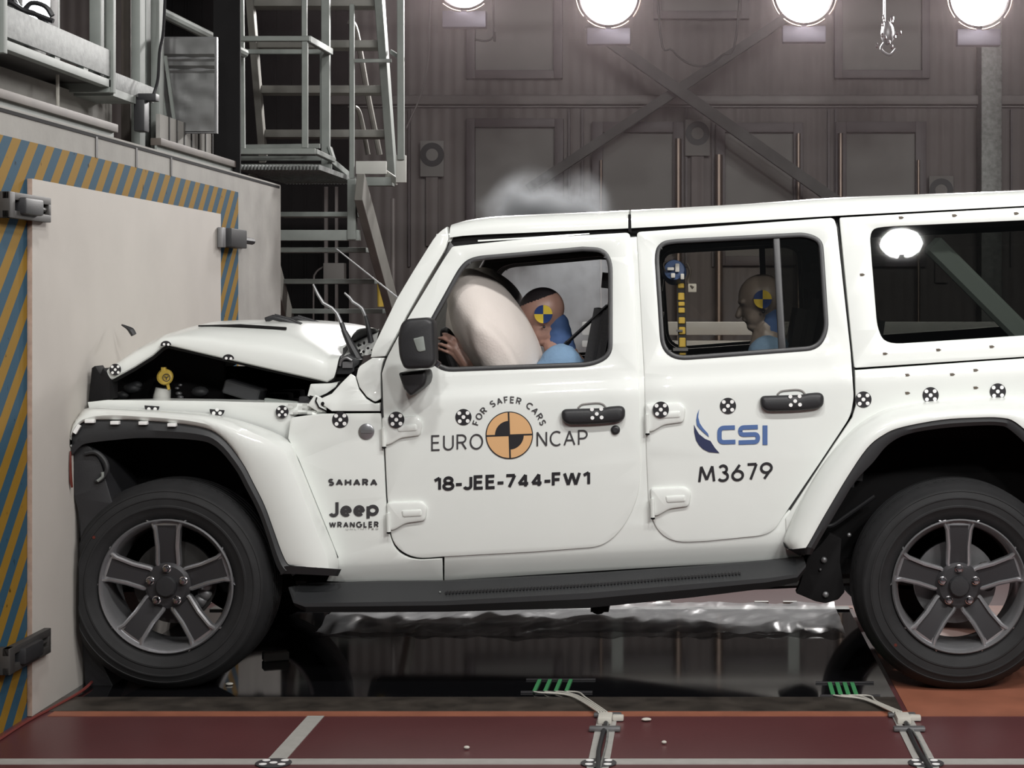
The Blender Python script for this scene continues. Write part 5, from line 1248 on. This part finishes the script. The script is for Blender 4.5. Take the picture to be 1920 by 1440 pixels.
bm = BM(); beam(bm, at(1140, 572, .36), at(1066, 640, .40), .045, .006); beam(bm, at(1066, 640, .40), at(1000, 720, .46), .045, .006); obj('seat_belt', bm, 'black_plastic', car)
bm = BM()
for y in (.35, 2*YC-.35):
    tube(bm, [Vector((at(1172, 700, .25).x, y-.06 if y < 1 else y+.06, .6)), Vector((at(1172, 480, .25).x, y, 1.72))], .04, 10)
    tube(bm, [Vector((at(850, 470, .25).x, y+(.04 if y < 1 else -.04), 1.70)), Vector((at(1600, 440, .25).x, y+(.04 if y < 1 else -.04), 1.80))], .032, 10)
tube(bm, [Vector((at(1172, 480, .25).x, .35, 1.72)), Vector((at(1172, 480, .25).x, 2*YC-.35, 1.72))], .032, 10)
obj('roll_cage', bm, 'dark_trim', car)
bm = BM(); beam(bm, at(1745, 455, .36), at(1925, 635, .36), .05, .085, .015); obj('rear_cage_bar', bm, 'bar_grey', car, label='grey slanting bar behind the rear side window')
bm = BM(); slab(bm, Vector((at(1590, 0, .3).x, YC, .75)), Vector((at(1590, 0, .3).x+.1, YC, 1.45)), 1.2, .12, .03); obj('rear_seat_back', bm, 'seat_cloth', car, 45)
bm = BM(); box(bm, (at(1620, 0, .3).x, .3, .95), (at(2300, 0, .3).x, 2*YC-.3, 1.0)); obj('cargo_shelf', bm, 'dark_trim', car)
for o in list(nears):
    par = car
    mirror(o, par, YC)
# ------------------------------------------------------------------ crash-test dummies
def dummy(name, lab, yc, P, hand=True, skin='vinyl_skin'):
    """P: joint pixels at the depth yc"""
    A = lambda k, dy=0: at(P[k][0], P[k][1], yc+dy)
    bm = BM()
    hd = A('head'); fd = Vector((P['face'][0]-P['head'][0], 0, -(P['face'][1]-P['head'][1]))).normalized(); up = Vector((-fd.z, 0, fd.x))
    if up.z < 0: up = -up
    def HP(f, u, y): return hd+fd*f+up*u+Vector((0, y, 0))
    R3 = Matrix((fd, Vector((0, 1, 0)), up)).transposed()
    ball(bm, HP(-.012, .012, 0), (.096, .078, .090), 4, rot=R3)
    ball(bm, HP(.035, -.045, 0), (.052, .058, .070), 3, rot=R3); ball(bm, HP(.052, -.095, 0), (.030, .036, .024), 3, rot=R3)
    capsule(bm, HP(.088, -.012, 0), HP(.102, -.038, 0), .010, .014, 3)                       # nose
    capsule(bm, HP(.082, -.062, -.018), HP(.082, -.062, .018), .009, .009, 3)                # lips
    capsule(bm, HP(.070, .012, -.045), HP(.078, .014, -.015), .012, .012, 3); capsule(bm, HP(.070, .012, .045), HP(.078, .014, .015), .012, .012, 3)   # brows
    for s in (-1, 1): ball(bm, HP(-.012, -.022, s*.079), (.018, .008, .028), 2, rot=R3)      # ears
    neck = A('neck'); chest = A('chest'); pel = A('pelvis')
    capsule(bm, HP(-.025, -.06, 0), neck, .046, .050, 4)
    capsule(bm, neck, chest, .06, .12, 4)
    for s in (-1, 1):
        capsule(bm, chest+Vector((0, s*.07, 0)), pel+Vector((0, s*.08, 0)), .11, .105, 5)
        sh = A('shoulder', s*.185); el = A('elbow', s*.22); wr = A('wrist', s*.18)
        capsule(bm, chest+Vector((0, s*.08, .03)), sh, .075, .062, 3); capsule(bm, sh, el, .052, .040, 6); capsule(bm, el, wr, .038, .026, 6)
        hip = pel+Vector((0, s*.09, 0)); kn = A('knee', s*.13); an = A('ankle', s*.13); to = A('toe', s*.13)
        capsule(bm, hip, kn, .088, .058, 7); capsule(bm, kn, an, .056, .038, 7); capsule(bm, an, to, .04, .034, 4)
        # hands: palm, four unequal fingers with a knuckle bend, thumb from the side of the palm
        if s == -1 and hand:
            Yh = wr.y
            def hp(x, y, dy=0): return at(x, y, Yh+dy)
        else:
            Yh = wr.y; ox = P['wrist'][0]-887; oy = P['wrist'][1]-692
            def hp(x, y, dy=0, ox=ox, oy=oy, Yh=Yh): return at(x+ox, y+oy, Yh+dy)
        for (a, b, r1, r2) in (((887, 692, 0), (874, 678, 0), .026, .026), ((876, 683, -.008), (855, 656, -.012), .024, .017), ((882, 674, -.004), (864, 648, -.008), .022, .016), ((872, 688, 0), (850, 664, -.008), .018, .014)):
            capsule(bm, hp(*a), hp(*b), r1, r2, 5)
        for chain, r0 in (([(864, 647, -.008), (851, 634, -.016), (838, 627, -.010), (831, 626, 0)], .0095), ([(858, 652, -.012), (843, 640, -.022), (830, 634, -.014), (823, 634, -.004)], .0098),
                          ([(854, 659, -.012), (839, 650, -.022), (826, 645, -.014), (820, 646, -.004)], .0092), ([(850, 665, -.008), (838, 660, -.016), (827, 655, -.010), (821, 654, -.002)], .008),
                          ([(880, 668, .004), (873, 652, .018), (862, 643, .026), (853, 640, .026)], .0105)):
            for k in range(3): capsule(bm, hp(*chain[k]), hp(*chain[k+1]), r0*(1-.1*k), r0*(1-.1*(k+1)), 5)
    out = remeshed(bm, .0045, 4)
    # black top of the head is a separate material region
    cutp = HP(0, P.get('cap', .052), 0)
    for f in out.faces:
        c = f.calc_center_median(); f.material_index = 0
        dv = c-hd
        if dv.length < .16 and abs(dv.y) < .1 and dv.dot(up+fd*(-.25)) > P.get('cap', .052): f.material_index = 1
    t = bpy.data.objects.new('tmp', None)
    body = obj(name, out, [skin, 'cap_black'], None, 60); tag(body, lab, 'crash-test dummy', 'crash-test dummies')
    bpy.data.objects.remove(t)
    # shirt
    bm = BM()
    for s in (-1, 1):
        capsule(bm, chest+Vector((0, s*.07, 0)), pel+Vector((0, s*.08, 0)), .126, .120, 5)
        sh = A('shoulder', s*.185); el = A('elbow', s*.22); wr = A('wrist', s*.18)
        capsule(bm, chest+Vector((0, s*.08, .03)), sh, .092, .088, 3); capsule(bm, sh, sh.lerp(el, .75), .078, .058, 5)
        hip = pel+Vector((0, s*.09, 0)); kn = A('knee', s*.13); capsule(bm, hip, kn, .098, .068, 6)
    capsule(bm, neck.lerp(chest, .5), chest, .09, .125, 3)
    for v in bm.verts: v.co += Vector((0, 0, .007*noise.noise(v.co*14)))
    sh_ = obj('shirt', remeshed(bm, .011, 3), 'shirt_blue', body, 60, 'light blue cotton suit')
    bm = BM(); capsule(bm, HP(-.03, -.075, 0), neck.lerp(chest, .5), .052, .070, 5); obj('neck_shield', remeshed(bm, .008, 3), 'collar_blue', body, 60, 'dark blue neck cover')
    # four-quarter sticker on the near side of the head
    cx, cy = P['mark']; r = P['mr']; b2 = BM()
    cP = at(cx, cy, yc-.079)
    for k in range(4):
        vs = []
        a0 = k*PI/2+P.get('rot', 0)
        ring = [cP]+[at(cx+r*math.cos(a0+j*PI/16), cy+r*math.sin(a0+j*PI/16), yc-.079) for j in range(9)]
        f = b2.faces.new([b2.verts.new(Vector((p.x, yc-.0875, p.z))) for p in ring]); f.material_index = (k+P.get('ph', 0)) % 2
    ex = bmesh.ops.extrude_face_region(b2, geom=b2.faces[:])
    for g in ex['geom']:
        if isinstance(g, bmesh.types.BMVert): g.co.y += .012
    obj('head_mark', b2, ['target_yellow', 'target_blue'], body, 0, 'yellow and blue quartered disc')
    b3 = BM(); ball(b3, at(cx+1, cy+24*r/17, yc-.074), (.006, .006, .006), 2); obj('head_bolt', b3, 'decal_black', body)
    return body
dummy('crash_test_dummy', 'crash-test dummy with face in the cream airbag behind the front door window', .57,
      dict(head=(1014, 588), face=(985, 608), neck=(1046, 652), chest=(1072, 730), pelvis=(1078, 850), shoulder=(1052, 684), elbow=(975, 745), wrist=(889, 694), knee=(905, 815), ankle=(835, 985), toe=(795, 985),
           mark=(1019, 589), mr=17, cap=.058, rot=0, ph=1))
dummy('crash_test_dummy', 'crash-test dummy seated upright behind the tinted rear door window', .57,
      dict(head=(1424, 562), face=(1390, 572), neck=(1438, 620), chest=(1446, 700), pelvis=(1440, 838), shoulder=(1440, 668), elbow=(1390, 770), wrist=(1330, 815), knee=(1275, 815), ankle=(1235, 990), toe=(1190, 990),
           mark=(1430, 561), mr=17, cap=.4, rot=0, ph=1), hand=False, skin='vinyl_grey')
# measuring rig seen through the rear door window
t = thing('measuring_rig', 'black upright rig with yellow marks behind the rear door window', 'test rig', at(1278, 850, .40))
p = at(1276, 505, .40); q = at(1284, 830, .40)
obj('pole', beam(BM(), p, q, .034, .03), 'black_plastic', t)
for y, h in ((536, 9), (556, 14), (570, 8), (582, 10), (601, 12), (620, 14), (642, 18), (660, 12)):
    x = 1276+(y-505)*.025; obj('yellow_mark', beam(BM(), at(x, y-h/2, .395), at(x, y+h/2, .395), .026, .033, .003), 'yellow_plastic', t)
bm = BM(); lathe(bm, [(0, -.05), (.045, -.045), (.05, 0), (.04, .04), (0, .05)], at(1264, 510, .38), (0, -1, .2), 24); hu = obj('sensor_head', bm, 'decal_blue', t, 40, 'blue and white sensor head')
for (x0, y0, x1, y1) in ((1251, 507, 1264, 501), (1266, 510, 1274, 494), (1258, 521, 1266, 512), (1276, 524, 1283, 513)):
    a = at(x0, y0, .31); b = at(x1, y1, .31); box_ = BM(); box(box_, (a.x, .31, a.z), (b.x, .34, b.z), .004); obj('white_plug', box_, 'decal_white', hu)
bm = BM(); box(bm, at(1290, 548, .35), at(1306, 532, .38), .004); obj('clip_box', bm, 'light_chip', t)
bm = BM(); tube(bm, bez([at(1288, 494, .36), at(1294, 510, .36), at(1290, 530, .36), at(1300, 540, .35)]), .006, 8); tube(bm, bez([at(1248, 510, .34), at(1244, 495, .34), at(1252, 490, .34)]), .003, 6); obj('cable', bm, 'brown_steel', t)
bm = BM(); box(bm, at(1262, 658, .36), at(1290, 652, .40)); box(bm, at(1268, 622, .37), at(1280, 618, .40)); obj('cross_bar', bm, 'dull_steel', t)
# flying fragment and smoke
o = obj('flying_fragment', tube(BM(), bez([at(228, 609, .5), at(238, 614, .5), at(246, 620, .5), at(251, 628, .5)]), [.003, .007, .013, .012], 8), 'black_plastic'); tag(o, 'small black fragment flying in the air above the crumpled hood', 'fragment')
def smoke(lo, hi, dens, lab, seed, blobs):
    bm = BM(); box(bm, lo, hi); m = bpy.data.materials.new('smoke'); m.use_nodes = True; nt = m.node_tree
    nt.nodes.remove(nt.nodes['Principled BSDF']); out = nt.nodes['Material Output']
    v = nt.nodes.new('ShaderNodeVolumePrincipled'); v.inputs['Color'].default_value = (.93, .96, 1, 1); v.inputs['Anisotropy'].default_value = .2
    g = nt.nodes.new('ShaderNodeNewGeometry'); n = nt.nodes.new('ShaderNodeTexNoise'); n.inputs['Scale'].default_value = 5.5; n.inputs['Detail'].default_value = 6; n.inputs['Roughness'].default_value = .6
    mp = nt.nodes.new('ShaderNodeMapping'); mp.inputs['Location'].default_value = (seed, 0, 0); nt.links.new(g.outputs['Position'], mp.inputs[0]); nt.links.new(mp.outputs[0], n.inputs['Vector'])
    acc = None
    def mth(op, a, b=None):
        k = nt.nodes.new('ShaderNodeMath'); k.operation = op
        for i, q in enumerate((a, b)):
            if q is None: continue
            if isinstance(q, (int, float)): k.inputs[i].default_value = q
            else: nt.links.new(q, k.inputs[i])
        return k.outputs[0]
    for (c, r, amp) in blobs:
        d = nt.nodes.new('ShaderNodeVectorMath'); d.operation = 'SUBTRACT'; d.inputs[1].default_value = c; nt.links.new(g.outputs['Position'], d.inputs[0])
        s = nt.nodes.new('ShaderNodeVectorMath'); s.operation = 'DIVIDE'; s.inputs[1].default_value = r; nt.links.new(d.outputs[0], s.inputs[0])
        l = nt.nodes.new('ShaderNodeVectorMath'); l.operation = 'LENGTH'; nt.links.new(s.outputs[0], l.inputs[0])
        e_ = mth('MAXIMUM', mth('SUBTRACT', 1.0, l.outputs['Value']), 0.0); f = mth('MULTIPLY', mth('MULTIPLY', e_, e_), amp)
        acc = f if acc is None else mth('ADD', acc, f)
    nn = mth('MAXIMUM', mth('MULTIPLY', mth('SUBTRACT', n.outputs['Fac'], .36), 3.2), 0.0)
    nt.links.new(mth('MULTIPLY', mth('MULTIPLY', acc, nn), dens), v.inputs['Density']); nt.links.new(v.outputs[0], out.inputs['Volume'])
    M['smoke'] = m
    o = obj('smoke_cloud', bm, 'smoke', None, 0); tag(o, lab, 'smoke', None, 'stuff'); return o
ca = at(998, 402, 2.35); cb = at(1085, 400, 2.35); cc = at(1060, 540, 2.35); cd = at(950, 395, 2.35)
smoke((cd.x-.25, 1.95, .95), (cb.x+.22, 2.75, ca.z+.32), 16.0, 'wisp of white smoke rising behind the front roof edge', 3.1,
      [(ca, (.27, .35, .27), 3.0), (cb, (.20, .3, .25), 1.6), (cd, (.2, .3, .12), .6), (cc, (.5, .4, .6), .6)])

# thin haze added to give the lens glow around the back row of floodlights
bm = BM(); box(bm, (-3.2, 4.9, 2.0), (6.9, 10.15, 6.9)); hm = bpy.data.materials.new('haze'); hm.use_nodes = True; nt = hm.node_tree
nt.nodes.remove(nt.nodes['Principled BSDF']); v = nt.nodes.new('ShaderNodeVolumeScatter'); v.inputs['Color'].default_value = (1.0, .82, .84, 1); v.inputs['Density'].default_value = .0085; v.inputs['Anisotropy'].default_value = .45
nt.links.new(v.outputs[0], nt.nodes['Material Output'].inputs['Volume']); M['haze'] = hm
o = obj('haze', bm, 'haze', None, 0); tag(o, 'thin reddish haze added for the lens glow around the hanging floodlights', 'haze', None, 'stuff')
